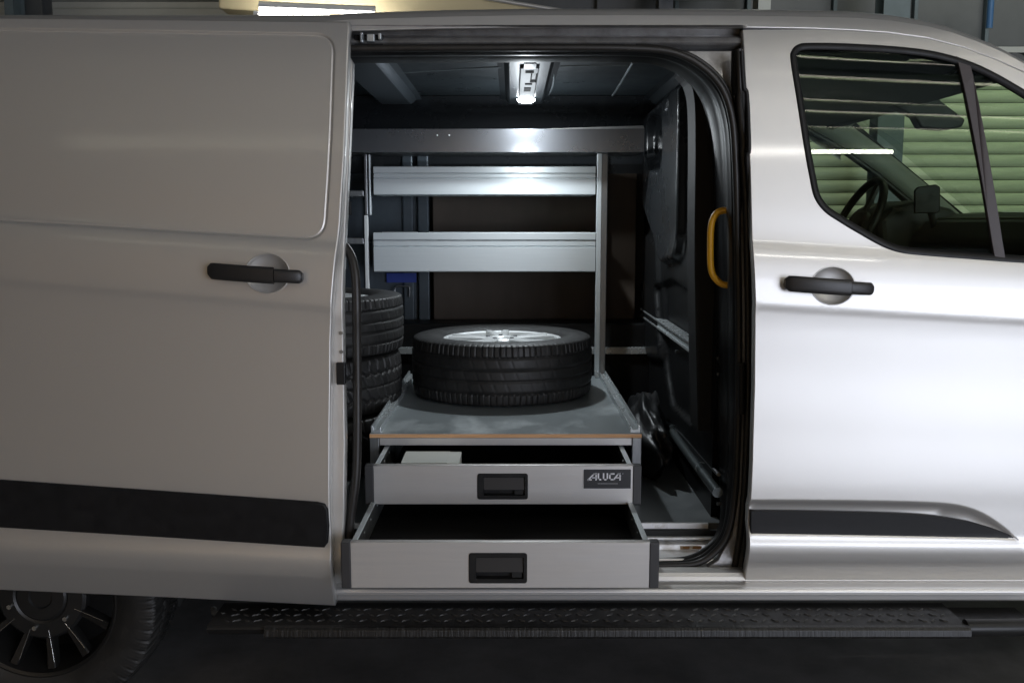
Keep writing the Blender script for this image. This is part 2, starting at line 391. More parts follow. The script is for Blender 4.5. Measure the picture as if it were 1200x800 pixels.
ex = rings(rec, (-.01, -.005, 0, .005, .010, .016, .022, .028), .012) + hz_lines
front_door = panel('front_door', 'paint', van, fd_out, lambda x, z: (x, S_front(x, z), z), .022, [win, cup_loop(CUP_R)], ex, thick=.03, clear=[(rec, .034)]); vp(front_door)
tag(front_door, 'silver front passenger door with window')

def bar_handle(door, S, pts, Rz):
    """black pull bar and the round cup behind it"""
    cx, cz = Rz
    y0 = float(S(np.array([cx]), np.array([cz]))[0])
    mb = MB(); rows = []
    for k in range(9):
        f = k / 8 * math.pi / 2; r = math.cos(f) ; dep = .026 * math.sin(f)
        rows.append([(cx + .0575 * r * math.cos(a), float(S(np.array([cx + .0575 * r * math.cos(a)]), np.array([cz + .050 * r * math.sin(a)]))[0]) + .0005 + dep, cz + .050 * r * math.sin(a)) for a in np.linspace(0, 2 * math.pi, 40, endpoint=False)])
    mb.grid(rows, closed=True); mb.add(rows[-1], [tuple(range(40))]); o = mb.build('handle_cup', 'paint', door)
    mb = MB(); mb.tube([(cx + .0565 * math.cos(a), float(S(np.array([cx + .0565 * math.cos(a)]), np.array([cz + .049 * math.sin(a)]))[0]) - .0003, cz + .049 * math.sin(a)) for a in np.linspace(0, 2 * math.pi, 48, endpoint=False)], .0016, 6, closed=True)
    mb.build('cup_rim', 'paint', door)
    (x0, z0), (x1, z1) = pts
    mb = MB()
    for t0, t1, h0 in ((0, .715, .0205), (.722, 1, .0165)):
        rows = []
        for i in range(19):
            t = t0 + (t1 - t0) * i / 18; x = x0 + (x1 - x0) * t; z = z0 + (z1 - z0) * t
            e_ = max(0, (.06 - t) / .06, (t - .95) / .05)
            hh = h0 * (1 - .45 * e_ ** 2.5)
            ys = float(S(np.array([x]), np.array([z]))[0])
            arch = ys - .020 - .022 * math.sin(math.pi * min(1, max(0, t))) ** .6 + (.002 if t0 else 0)
            rows.append([(x, arch + .010 * math.cos(a) * (1 if math.cos(a) > 0 else .8), z + hh * math.copysign(abs(math.sin(a)) ** .55, math.sin(a))) for a in np.linspace(0, 2 * math.pi, 24, endpoint=False)])
        mb.grid(rows, closed=True)
        for row in (rows[0], rows[-1]): mb.add(row, [tuple(range(24))], False)
    for xx in (x0 + .026, x1 - .022):               # feet that carry the bar
        ys = float(S(np.array([xx]), np.array([z0]))[0]); zz = z0 + (z1 - z0) * (xx - x0) / (x1 - x0)
        mb.box(xx - .011, xx + .011, ys - .024, ys + .004, zz - .010, zz + .010)
    mb.build('handle', 'handle', door, auto=40)
    xs = x0 + (x1 - x0) * .70; zs = z0 + (z1 - z0) * .70; ys = float(S(np.array([xs]), np.array([zs]))[0]) - .0405
bar_handle(front_door, S_body, [on(S_body, 917, 331), on(S_body, 1020, 338)], CUP_R)

# window trims and panes
def strip_loop(outer_px, S, name, width, matn, parent, proud=.004, th=.012):
    L = catmull(outer_px, 5, True); outer = [on(S, u, v) for u, v in L]
    A = np.array(outer); t = np.roll(A, -1, 0) - np.roll(A, 1, 0); t /= np.linalg.norm(t, axis=1)[:, None]
    nn = np.stack([t[:, 1], -t[:, 0]], 1); area = np.sum(A[:, 0] * np.roll(A[:, 1], -1) - np.roll(A[:, 0], -1) * A[:, 1])
    if area > 0: nn = -nn
    rows = []
    for off, dy in ((-.002, .006), (0, -.001), (.004, -proud), (width - .006, -proud + .001), (width, .003), (width, th)):
        q = A + nn * off; ys = S(q[:, 0], q[:, 1]) + dy
        rows.append([(q[i, 0], ys[i], q[i, 1]) for i in range(len(q))])
    mb = MB(); mb.grid(rows, closed=True); return mb.build(name, matn, parent, auto=50), A + nn * (width * .7)
wf, pane_loop = strip_loop(win_px, S_body, 'window_frame', .0185, 'plastic', front_door)
pl = [tuple(p) for p in pane_loop]
pane = panel('window_pane', 'glass', front_door, pl, lambda x, z: (x, S_body(x, z) + .006, z), .04, thick=.004)
dv = [on(S_body, u, v) for u, v in ((1120, 66), (1136, 73), (1178, 303), (1165, 301))]
MB().prism([(x, float(S_body(np.array([x]), np.array([z]))[0]) - .003, z) for x, z in resample(dv, .04)], (0, .014, 0)).build('window_divider', mat('divider_plastic', (.06, .05, .052), .5), front_door, .0015)
# black moulding of the front door
mo_px = catmull([(881, 599), (960, 600), (1040, 602), (1090, 605), (1125, 610), (1155, 617), (1180, 626), (1194, 632)], 5) + [(1180, 632), (1040, 630), (881, 628)]
mo = [on(S_body, u, v) for u, v in mo_px]
panel('moulding', 'mould', front_door, mo, lambda x, z: (x, S_body(x, z) + .003, z), .03, thick=.016)

# roof rail band above the doors, and the roof
band_top = [(-700, 26), (0, 26), (380, 25.5), (408, 23.5), (520, 20), (620, 18.3), (860, 18.5), (1002, 21), (1045, 24.5), (1087, 31), (1115, 38), (1144, 48.5), (1172, 60), (1200, 75), (1262, 108), (1360, 168)]
band_bot = [(1352, 184), (1250, 116), (1200, 83.5), (1167, 69), (1130, 55), (1087, 44), (1042, 37.8), (1002, 35), (955, 33), (870, 31.5), (720, 30), (520, 32.5), (410, 35.5), (0, 40), (-700, 40)]
bt = [on(S_body, u, v) for u, v in band_top]; bb = [on(S_body, u, v) for u, v in band_bot]
def S_band(x, z): return S_body(x, z)
band = panel('roof_rail', 'paint', van, bt + bb, lambda x, z: (x, S_body(x, z) - .001, z), .012, thick=.02, lstep=.02); vp(band)
rows = []
for i, (x, z) in enumerate(resample(bt, .05, False)):
    y0 = float(S_body(np.array([x]), np.array([z]))[0])
    prof = [(0, -.001), (.012, .010), (.03, .020), (.07, .032), (.18, .046), (.4, .058), (.8, .062)]
    r = [(x, y0 + a, z + b) for a, b in prof] + [(x, 1.90 - (y0 + a), z + b) for a, b in prof[::-1]] + [(x, 1.90 - y0, z - .1)]
    rows.append(r)
roof_rows = [r for r in rows if r[0][0] < 1.46]
vp(MB().grid(roof_rows).build('roof', 'paint', van))
# rail that closes the roof line over the windscreen
# black gap line under the rail
def rail_tube(name, pxs, off, r, m, parent):
    pts = []
    for u, v in catmull(pxs, 4):
        x, z = on(S_body, u, v); pts.append((x, float(S_body(np.array([x]), np.array([z]))[0]) + off, z))
    o = MB().tube(pts, r, 8).build(name, m, parent); return o
vp(rail_tube('roof_seam_seal', [(872, 33.5), (955, 34.2), (1002, 36.2), (1045, 38.8), (1087, 45), (1130, 56), (1167, 70), (1200, 84.7), (1262, 121), (1340, 176)], .014, .006, 'rubber', van))

# ---- rear quarter behind the sliding door, with the wheel arch
WX, WZ, WR = P(35, 713, .06)[0], .345, .345
arch = [(WX + .41 * math.cos(a), WZ + .41 * math.sin(a)) for a in np.linspace(math.pi * .96, math.pi * .04, 24)]
quarter = [(-2.35, 1.86), (-2.35, .42), (WX - .42, .42)] + arch + [(WX + .42, .42), (-.475, .42), (-.475, 1.86)]
def S_q(x, z): return S_body(x * 0 + 0.5, z)
vp(panel('rear_quarter', 'paint', van, quarter, lambda x, z: (x, S_q(x, z) + .004, z), .05, thick=.02))
mb = MB()                                            # wheel arch liner
mb.grid([[(WX + .415 * math.cos(a), y, WZ + .415 * math.sin(a)) for a in np.linspace(math.pi, 0, 30)] for y in (.05, .42)])
mb.add([(WX + .415 * math.cos(a), .42, WZ + .415 * math.sin(a)) for a in np.linspace(math.pi, 0, 30)], [tuple(range(30))])
vp(mb.build('wheel_arch_liner', 'dark', van))
# inner shells: far side, tail, underbody
far = [(-2.35, .42), (-2.35, 1.86), (1.44, 1.86), (1.60, 1.74), (2.05, 1.42), (2.3, 1.2), (2.5, 1.1), (2.6, .42)]
fwin = rounded([(.86, 1.27), (.90, 1.70), (.96, 1.765), (1.36, 1.775), (1.52, 1.68), (2.0, 1.30), (1.97, 1.27)], .04, 3)
vp(panel('far_side', 'plastic', van, far, lambda x, z: (x, 1.875 - .3 * np.clip(z - 1.3, 0, 1) ** 1.2, z), .08, [fwin], thick=.03, out=(0, -1, 0)))
MB_ = MB().box(-2.36, -2.33, .1, 1.88, .42, 1.86); vp(MB_.build('tail_wall', 'plastic', van))
vp(MB().box(-2.30, 2.30, .13, 1.85, .36, .415).build('underbody', 'dark', van))
vp(MB().box(-2.28, .62, .245, 1.86, .43, .498).build('floor_structure', 'dark', van))

# ---- sill with its steps, swept along x
sill = [(.135, .4515), (.128, .440), (.095, .438), (.085, .4465), (.062, .4465), (.052, .443), (.045, .434), (.040, .4245), (.055, .4215), (.055, .4185), (.012, .4180), (.004, .4155), (.000, .409), (.001, .3985), (.010, .3955),
        (.012, .382), (.020, .376), (.07, .368), (.14, .364)]
xs = np.linspace(-.52, 1.62, 30)
vp(MB().loft(sill, xs).build('door_sill', 'paint', van, .0015))
st = MB()
st.loft([(.26, .480), (.235, .480), (.232, .474), (.200, .470), (.197, .455), (.150, .4535), (.135, .452)], np.linspace(-.5, .66, 12))
vp(st.build('step_well', 'step_paint', van, .002))
vp(box('floor_edge_trim', 'step_paint', None, -.5, .575, .236, .2465, .5045, .5215, .002))
vp(box('step_strip', 'step_paint', None, -.5, .60, .205, .222, .4815, .4885, .002))
vp(MB().box(-.5, .60, .2225, .235, .4805, .504).build('step_shadow_gap', 'dark', van))
vp(box('rust_stain', 'rust', None, P(797, 645, .197)[0], P(822, 645, .197)[0], .1955, .1969, .4575, .4665, 0))
vp(box('load_floor', 'floor', None, -2.3, .615, .2466, 1.85, .4985, .520, .002))

# ---- sliding door track over the opening
tr = [P(600, 29.5, .135), P(600, 32, .15), P(600, 33, .215), P(600, 41.5, .225), P(600, 42.5, .20), P(600, 45, .172), P(600, 50, .166), P(600, 52.8, .172), P(600, 54.2, .186), P(600, 56, .19), P(600, 60, .215)]
trp = [(p[1], p[2]) for p in tr]
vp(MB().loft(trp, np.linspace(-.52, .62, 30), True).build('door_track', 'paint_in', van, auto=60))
xg, _, zg = P(437, 47, .18)
br = MB(); br.box(xg - .03, xg - .022, .15, .17, zg - .012, zg + .014); br.box(xg - .012, xg + .008, .150, .168, zg - .010, zg + .010); br.box(xg + .018, xg + .026, .15, .168, zg - .004, zg + .012)
br.tube([(xg - .026, .148, zg - .006), (xg - .026, .148, zg + .008)], .005, 8)
vp(br.build('roller_bracket', 'galv', van, .002))
vp(MB().box(xg - .05, xg + .03, .169, .185, zg - .014, zg + .012).build('roller_housing', 'plastic', van, .003))

# ---- opening: dark trim lofted from the outer loop to the inner loop, rubber seal, pillar
o_px = [(380, 57.5), (500, 56.5), (640, 56), (745, 57), (790, 62), (822, 78), (845, 102), (857, 135), (861.5, 180), (864, 260), (866, 400), (865, 500), (861, 580), (853, 624), (837, 647), (815, 660), (780, 662.5), (700, 663), (560, 663), (400, 663)]
i_px = [(380, 74), (500, 72.5), (640, 71.5), (735, 72), (772, 77), (800, 91), (818, 112), (828, 140), (834, 180), (838, 260), (841, 400), (841, 500), (843, 570), (845, 606), (836, 632), (812, 650), (780, 655), (700, 654.5), (560, 655), (400, 655)]
oc = catmull(o_px, 6); ic = catmull(i_px, 6)
rows = []
for k_, (a, b) in enumerate(zip(oc, ic)):
    p0 = Vector(P(*a, .112)); p1 = Vector(P(*b, .33 - .18 * float(sstep(np.array((k_ / 6 - 11) / 4))))); r = []
    for t, bul in ((0, 0), (.06, .012), (.14, .004), (.2, .011), (.32, .010), (.45, -.002), (.55, .004), (.72, .012), (.88, .008), (1, -.006)):
        q = p0.lerp(p1, t); cc = Vector((P(600, 330, 0)[0], q.y, 1.1)); d = (cc - q); d.y = 0; d.normalize()
        r.append(q + d * bul)
    rows.append(r)
vp(MB().grid(rows).build('opening_trim', 'gloss', van))
sp = [P(u, v, .108) for u, v in oc]
vp(MB().tube(sp, .0095, 10).build('opening_seal', 'rubber', van))
vp(MB().tube([P(u + (4 if u > 800 else 0), v - (3 if v < 200 else 0), .135) for u, v in oc[3 * 6:14 * 6]], .006, 8).build('seal_flange', 'rubber', van))
# pillar panel between seal and front door edge
pb = [XZ(u, v, .13) for u, v in ([(735, 57), (790, 60.5), (824, 76), (848, 101), (860, 135), (864, 180), (867, 260), (868, 400), (867, 500), (864, 580), (856, 626), (840, 653), (816, 668), (785, 674), (772, 675), (772, 686), (885, 688), (892, 560), (897, 400), (894, 250), (886, 100), (884, 57)])]
def S_pil(x, z): return .128 + 0 * x + .02 * sstep((x - .645) / .03) - .02 * sstep((.50 - z) / .07)
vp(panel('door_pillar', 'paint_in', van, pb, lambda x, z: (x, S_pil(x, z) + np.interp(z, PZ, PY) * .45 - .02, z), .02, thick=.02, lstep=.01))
def vert_strip(name, pxl, Y, r, m, flat=1):
    pts = [P(u, v, Y) for u, v in catmull(pxl, 5)]
    return vp(MB().tube(pts, r, 8, flat=flat, side=(0, 1, 0)).build(name, m, van))
vert_strip('pillar_seal', [(866, 58), (867, 120), (871, 165), (871, 185), (875, 260), (877, 420), (874, 540), (868, 620), (858, 680)], .105, .0095, 'rubber')
vert_strip('pillar_cover', [(864, 60), (864, 105), (868, 112), (868, 168)], .120, .016, 'plastic')
vert_strip('door_edge_seal', [(869, 60), (871.5, 102), (875.5, 112), (878, 175), (875.5, 184), (879, 240), (882, 330), (883, 420), (880.5, 540), (877, 600), (870, 685)], .075, .0055, 'plastic')
vert_strip('pillar_latch', [(869, 425), (869, 485)], .094, .010, 'plastic')

q = [P(u, v, .34) for u, v in catmull([(798, 84), (811, 102), (815, 150), (814, 300), (816, 420), (818, 505)], 5) + [(866, 505), (868, 200), (862, 110), (838, 76)]]
vp(MB().prism(q, (0, .12, 0)).build('pillar_lining', 'box', van, .006, 3))
# grab handle
gh = [P(u, v, Y) for u, v, Y in catmull([(857, 247, .20), (849, 246.5, .20), (841, 249, .205), (835.5, 257, .21), (833, 269, .21), (832.5, 290, .21), (833, 312, .21), (836, 323, .21), (843, 331, .205), (850, 334, .20), (858, 334, .20)], 5)]
vp(tag(MB().tube(gh, .0115, 12, flat=.8, side=(0, 1, 0)).build('grab_handle', 'yellow', van), 'yellow grab handle on the pillar'))

# ---- bulkhead behind the seats
BX = .615
def loopYZ(px, X=BX): return [(PX(u, v, X)[1], PX(u, v, X)[2]) for u, v in px]
win_rec = rounded([(1.17, 1.86), (1.14, 1.62), (1.22, 1.575), (1.50, 1.60), (1.60, 1.66), (1.60, 1.79), (1.52, 1.84)], .05, 5)
raised = rounded([(.80, 1.875), (.78, 1.34), (.86, 1.25), (1.20, 1.22), (1.30, 1.30), (1.68, 1.45), (1.70, 1.86)], .06, 5)
low1 = rounded([(.62, 1.16), (.60, .72), (1.05, .70), (1.20, .82), (1.40, 1.14), (1.1, 1.19)], .05, 5)
low2 = rounded([(1.35, 1.32), (1.20, .84), (1.55, .80), (1.72, .9), (1.72, 1.36)], .05, 5)
slot = rounded([(1.00, 1.805), (1.03, 1.83), (1.10, 1.80), (1.07, 1.775)], .008, 3)
def bulk3(p, q):
    A = np.stack([p, q], 1); x = np.full(len(p), BX)
    def sd(l): return dist(A, l) * np.where(inside(A, l), 1, -1)
    x -= .035 * sstep(sd(raised) / .03); x += .045 * sstep(sd(win_rec) / .022); x += .022 * sstep(sd(low1) / .02); x -= .02 * sstep(sd(low2) / .025)
    x += .014 * sstep(sd(slot) / .006)
    x += .10 * sstep((q - 1.55) / .5) * sstep((.75 - p) / .45)
    return x, p, q
bo = [(.30, .521), (1.84, .521), (1.84, 1.90), (.30, 1.90)]
ex = rings(win_rec, (-.004, .002, .008, .014, .02, .026), .015) + rings(raised, (-.004, .004, .012, .02, .028, .034), .015) + rings(low1, (-.003, .004, .01, .016, .022), .02) + rings(low2, (-.003, .005, .012, .02, .028), .02) + rings(slot, (-.002, .001, .003, .006), .006)
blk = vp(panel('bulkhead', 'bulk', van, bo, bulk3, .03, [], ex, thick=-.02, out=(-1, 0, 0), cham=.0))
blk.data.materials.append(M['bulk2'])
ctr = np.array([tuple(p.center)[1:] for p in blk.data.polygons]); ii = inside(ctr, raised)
for k, p in enumerate(blk.data.polygons): p.material_index = int(ii[k])  # raised area coloured lighter, standing in for light falling on it
def onbulk(px_list, r, name, m, off=.03):
    pts = [Vector(PX(u, v, BX - off)) for u, v in catmull(px_list, 4)]
    return vp(MB().tube(pts, r, 8).build(name, m, van))
onbulk([(760, 209), (763.5, 222), (768, 240)], .008, 'bulkhead_ridge', 'bulk')
onbulk([(748, 300), (752, 335), (758, 372)], .007, 'bulkhead_ridge', 'bulk', .02)
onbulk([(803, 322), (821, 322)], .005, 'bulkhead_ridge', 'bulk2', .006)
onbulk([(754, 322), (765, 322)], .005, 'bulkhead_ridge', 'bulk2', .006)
onbulk([(745, 295), (747, 330), (750, 372), (751, 420), (752, 465)], .022, 'bulkhead_post', 'brown', .01)
# lashing rail on the bulkhead
a = Vector(PX(758, 373, BX - .012)); b = Vector(PX(821, 398, BX - .012)); zr = (a.z + b.z) / 2
mb = MB(); mb.box(BX - .034, BX - .003, b.y, a.y, a.z * .5 + b.z * .5 - .018, zr + .018); mb.box(BX - .042, BX - .034, b.y, a.y, zr + .010, zr + .018); mb.box(BX - .042, BX - .034, b.y, a.y, zr - .018, zr - .010)
vp(mb.build('lashing_rail', 'galv', van, .0015))
# floor rail tube, clips
fr = MB().tube([PX(783, 499, .585), PX(806, 531, .585), PX(841, 577, .585)], .015, 12)
vp(fr.build('floor_tube', mat('tube_grey', (.13, .15, .155), .35, .6), van, auto=50))
for u, v in ((788, 503), (822, 548)):
    q = Vector(PX(u, v, .585)); vp(MB().tube([q + Vector((0, -.006, .003)), q + Vector((0, .006, -.003))], .0180, 12, caps=False).build('tube_clip', 'alu_cool', van))
for u, v in ((842, 446), (848, 420), (846, 438), (818, 432), (795, 412), (826, 516), (845, 590)):
    q = Vector(PX(min(u, 845), v, BX - .004)); vp(MB().tube([q, q + Vector((-.012, 0, 0))], .006, 8).build('rivet', 'steel_dull', van))
vp(MB().tube([PX(768, 482, .60), PX(800, 508, .60), PX(842, 556, .60)], .006, 8).build('upper_floor_rail', 'steel_dull', van))
vp(MB().box(.597, .612, .55, 1.2, .555, .66).build('kick_plate', 'gloss', van, .004))

# ---- roof underside: sheet, ribs, beads, lamp
ZC = 1.905
rc = [(.20, 1.84), (.24, 1.875), (.34, ZC - .01), (.5, ZC), (1.0, ZC), (1.50, ZC)]
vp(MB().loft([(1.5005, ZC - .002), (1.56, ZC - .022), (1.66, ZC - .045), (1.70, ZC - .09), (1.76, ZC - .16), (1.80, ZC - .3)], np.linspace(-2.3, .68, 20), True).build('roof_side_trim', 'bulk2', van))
vp(MB().loft(rc, np.linspace(-2.3, .68, 20), True).build('roof_lining', 'roofin', van))
def rib(x, hw, name='roof_rib', m='rib'):
    prof = [(x - hw - .03, 0), (x - hw - .008, -.006), (x - hw, -.028), (x - hw + .01, -.036), (x + hw - .01, -.036), (x + hw, -.028), (x + hw + .008, -.006), (x + hw + .03, 0)]
    rows = [[(px_, y, zc + d * s - .001) for px_, d in prof] for y, zc, s in ((.3, ZC - .015, 1), (.5, ZC, 1), (1.0, ZC, 1), (1.46, ZC, 1), (1.50, ZC - .005, .8), (1.53, ZC - .012, .1))]
    return vp(MB().grid(rows).build(name, m, van, auto=35))
rib(.054, .072)
for x in (-.47, -1.05, -1.6): rib(x, .068, m='rib2')
rib(.60, .03)
def bead(pts, r=.005): return vp(MB().tube(pts, r, 8).build('roof_bead', 'beadm', van))  # beads brighter than the roof sheet, a lamp highlight put into their colour
def onroof(u, v, z=None):                            # ray against the lining height
    z = z or ZC + .0012; b = -(v - 400) / F_PX; t = (z - EYE) / (-ST + b * CT); return ((u - 600) / F_PX * t, -DIST + (CT + b * ST) * t, z)
for pl_ in ([(468, 85), (500, 82.5), (550, 79.5), (592, 77.5)], [(476, 117.5), (520, 119), (560, 119.5), (596, 119)], [(657, 77), (700, 76), (736, 76)], [(640, 121.5), (670, 121), (695, 119), (715, 114), (725, 101), (733, 88), (742, 73)],
            [(450, 68), (457, 78)], [(458, 84), (468, 99), (474, 112)], [(597, 78), (599, 92), (601, 108)], [(648, 78), (649, 92), (645, 107), (634, 119)]):
    bead([onroof(u, v) for u, v in catmull(pl_, 4)], .0055)
bead([onroof(u, v) for u, v in catmull([(476, 117.5), (479, 122), (470, 128)], 3)], .008)
# lamp housing and LED
lx = .054; lz = ZC - .037
lh = tag(empty('ceiling_lamp', (0, 0, 0)), None); lh.parent = van; lh.location = VL
y0, y1 = .52, 1.42
MB().box(lx - .030, lx + .030, y0, y1, lz - .010, lz - .001).build('lamp_housing', 'lampcase', lh, .004)
def lamppt(v): return onroof(618, v, lz - .011)[1]
for v0, v1, w0, w1 in ((75, 80.5, -.018, .018),):
    MB().box(lx + w0, lx + w1, lamppt(v0), lamppt(v1), lz - .0125, lz - .0103).build('lamp_switch', 'gloss', lh)
for v0, v1, w0, w1 in ((83.5, 85.5, -.012, .014), (87, 96, .006, .010), (87, 96, .022, .026), (94, 96.5, .006, .026), (98, 99.5, -.010, .014), (103, 107, -.012, .012)):
    MB().box(lx + w0, lx + w1, lamppt(v0), lamppt(v1), lz - .0125, lz - .0103).build('lamp_slot', 'dark', lh)
ly = lamppt(117)
MB().lathe([(.0, -.013), (.022, -.012), (.032, -.007), (.035, 0)], 28).build('lamp_lens', 'led', lh, loc=(lx, ly, lz - .0095))
for nm, ty, en, dz in (('load_bay_led', 'AREA', 6.5, .024), ('load_bay_led_spill', 'POINT', 2.8, .21)):
    d = bpy.data.lights.new(nm, ty); d.energy = en; d.color = (.88, .95, 1.0)
    if ty == 'AREA': d.shape = 'DISK'; d.size = .05
    else: d.shadow_soft_size = .025
    o = bpy.data.objects.new(nm, d); C.objects.link(o); o.location = (lx, ly, lz - dz)

# ---- far wall of the load bay
yw = 1.80
def wallbox(name, m, u0, v0, u1, v1, Y, th=.012, parent=None, bevel=.003):
    a, b = P(u0, v0, Y), P(u1, v1, Y)
    return vp(MB().box(min(a[0], b[0]), max(a[0], b[0]), Y, Y + th, min(a[2], b[2]), max(a[2], b[2])).build(name, m, van, bevel))
wallbox('ply_lining', 'brown', 506, 150, 742, 470, yw, .015)
wallbox('side_wall_panel', 'greypanel', 300, 150, 492, 470, yw, .012)
for u0, u1, y in ((470, 486, .025), (488, 504, .04)): wallbox('wall_rib', 'greypanel', u0, 150, u1, 392, yw - y, y - .001, bevel=.006)
wallbox('wall_sticker', 'blue', 453, 320, 488, 331, yw - .0265, .001, bevel=0)
hp = [P(u, v, yw - .05) for u, v in catmull([(463, 347), (463, 338), (466, 335.5), (478, 335.5), (480, 338), (480, 348)], 4)]
vp(MB().tube(hp, .004, 8).build('wall_loop', 'steel_dull', van))
# low ledge and rail along the far side
zl = P(600, 381, 1.53)[2]
vp(MB().box(-.66, .60, 1.60, 1.79, .521, zl).build('far_ledge', 'bulk', van, .008))
zz0, zz1 = P(600, 415, 1.58)[2], P(600, 407, 1.58)[2]
vp(MB().box(-.66, .60, 1.583, 1.599, zz0, zz1).build('far_rail', 'galv', van, .002))

# ---------------------------------------------------------------- sliding door (part of the van)
sd_px = [(-700, 20), (0, 22.5), (200, 24.5), (408, 27), (405.5, 90), (402, 180), (397, 262), (391.5, 305), (387.5, 352), (386, 400), (385, 500), (385, 592), (387, 645), (391.5, 708.5), (200, 699), (0, 690), (-700, 660)]
sd = [on(S_slide, u, v) for u, v in sd_px]
gr_px = [(-760, 22), (0, 38.5), (376, 41.5), (391.5, 44), (391, 60), (387, 150), (382, 250), (380, 279), (362, 279.5), (200, 270), (0, 258), (-760, 215)]
gr_c = rounded([on(S_slide, u, v) for u, v in [(-760, 24), (391.5, 41.5), (387, 170), (379.5, 280), (-760, 214)]], [0.01, .05, .3, .05, .01], 8)
def S_sl(x, z):
    p = np.stack([x, z], 1); y = S_slide(x, z); near = z > 1.2
    if near.any():
        q = p[near]; d = dist(q, gr_c) * np.where(inside(q, gr_c), 1, -1)
        y = y.copy(); y[near] += .005 * sstep((d + .004) / .012) + .0055 * np.exp(-(d / .0032) ** 2)
    return y
CUP_L = on(S_slide, 313, 320.5)
hz_lines = []
for zl_ in (1.325, 1.30, 1.168, 1.145, .552, .536, .492, .480):
    for dz in (-.008, -.004, 0, .004, .008):
        hz_lines += [(x, zl_ + dz - float(kz(zl_, .07)) * (x + SLIDE - 1)) for x in np.arange(-1.9, -.44, .02)]
H = np.array(hz_lines); hz_lines = [tuple(p) for p in H[dist(H, gr_c) > .018]]
ex = rings([p for p in resample(gr_c, .03, False) if p[0] > -1.75], (-.012, -.008, -.0055, -.004, -.0025, -.001, .0005, .002, .0035, .005, .007, .010, .014), .010, closed=False) + hz_lines
slide = panel('sliding_door', 'paint', van, sd, lambda x, z: (x, S_sl(x, z), z), .024, [cup_loop(CUP_L)], ex, clear=[(gr_c, .020)], thick=.035, cham=.004, lstep=.012); vp(slide)
tag(slide, 'silver sliding door pushed back over the rear quarter')
bar_handle(slide, S_slide, [on(S_slide, 247, 316.5), on(S_slide, 357, 324)], CUP_L)
mo = [on(S_slide, u, v) for u, v in [(-700, 512), (0, 563), (200, 577), (372, 589), (380, 591), (383, 596), (384.5, 615), (383, 634), (380, 638.5), (200, 627), (0, 615), (-700, 570)]]
panel('moulding', 'mould', slide, mo, lambda x, z: (x, S_slide(x, z) - .010, z), .03, thick=.016, cham=.004)
# inner door panel that shows past the skin edge, with its seal
ip = [(380, 60), (407, 66), (411.5, 74), (411, 95), (407, 190), (402.5, 284), (400.5, 330), (401, 420), (403, 520), (402, 600), (399, 680), (380, 690)]
def YI(z): return np.interp(z, PZ, PY) - .075
def onI(u, v):
    y = 0.
    for _ in range(12):
        p = P(u, v, y); y = float(YI(p[2] - .0))
    return (p[0], p[2])
panel('inner_panel', 'paint', slide, [onI(u, v) for u, v in ip], lambda x, z: (x, YI(z), z), .03, thick=.03, lstep=.02, cham=.004)
sl_ = []
for u, v in catmull([(391, 283), (398, 286), (404, 292), (409.5, 302), (413, 316), (415, 335), (416, 400), (416.5, 500), (415, 560), (410, 600), (406, 640), (403, 672)], 5):
    x, z = onI(u, v); sl_.append((x, float(YI(z)) + .03, z))
MB().tube(sl_, .0115, 10).build('door_seal', 'rubber', slide)
x_, z_ = onI(400.5, 437); yb = float(YI(z_))
box('door_buffer', 'plastic', slide, x_ - .012, x_ + .010, yb - .012, yb + .01, z_ - .028, z_ + .028, .002)
for u, v in ((399.5, 390), (400, 412)):
    x_, z_ = onI(u, v); MB().tube([(x_, float(YI(z_)) - .004, z_), (x_, float(YI(z_)) + .002, z_)], .005, 10).build('latch_bolt', 'steel_dull', slide)

# ---------------------------------------------------------------- running board
ZR = .366
rb = tag(empty('running_board'), None); rb.parent = van; rb.location = VL
xa, xb = P(252, 720, -.05)[0], P(1131, 720, -.1)[0]
MB().loft([(.04, ZR - .015), (.03, ZR), (-.112, ZR), (-.118, ZR - .002), (-.122, ZR - .008), (-.10, ZR - .03), (.03, ZR - .03)], [xa, xb]).build('tread_plate', 'plastic', rb, .001)
xf = P(310, 735, -.13)[0]
MB().loft([(-.119, ZR + .004), (-.132, ZR + .003), (-.138, ZR - .003), (-.140, ZR - .018), (-.137, ZR - .0245), (-.10, ZR - .027)], [xf, xb]).build('front_lip', mat('scuffed_lip', (.008, .008, .008), .5, bump=(60, .5, .003, (3, 1, .15)), noise=(40, (.035, .035, .035), .55, .75, .1, (3, 1, .15))), rb, .001)
mb = MB()
pitch = .0275; k = 0; x = xa + .04
while x < xb - .02:
    for r_, yy in enumerate((-.085, -.05, -.015)):
        xx = x + (pitch / 2 if r_ % 2 else 0); a = R(35) * (1 if (k + r_) % 2 else -1)
        if random.random() < .04: continue
        mt = Matrix.Translation((xx, yy, ZR)) @ Matrix.Rotation(a, 4, 'Z')
        l, w_, h_ = .0125, .0040, .0028
        vs = [(-l, 0, 0), (0, -w_, 0), (l, 0, 0), (0, w_, 0), (-l * .6, 0, h_), (0, -w_ * .4, h_), (l * .6, 0, h_), (0, w_ * .4, h_)]
        mb.add([mt @ Vector(v) for v in vs], [(4, 5, 6, 7), (0, 1, 5, 4), (1, 2, 6, 5), (2, 3, 7, 6), (3, 0, 4, 7)])
    x += pitch; k += 1
tag(mb.build('tread_stud', mat('worn_studs', (.04, .04, .04), .38, .3), rb), kind='stuff')
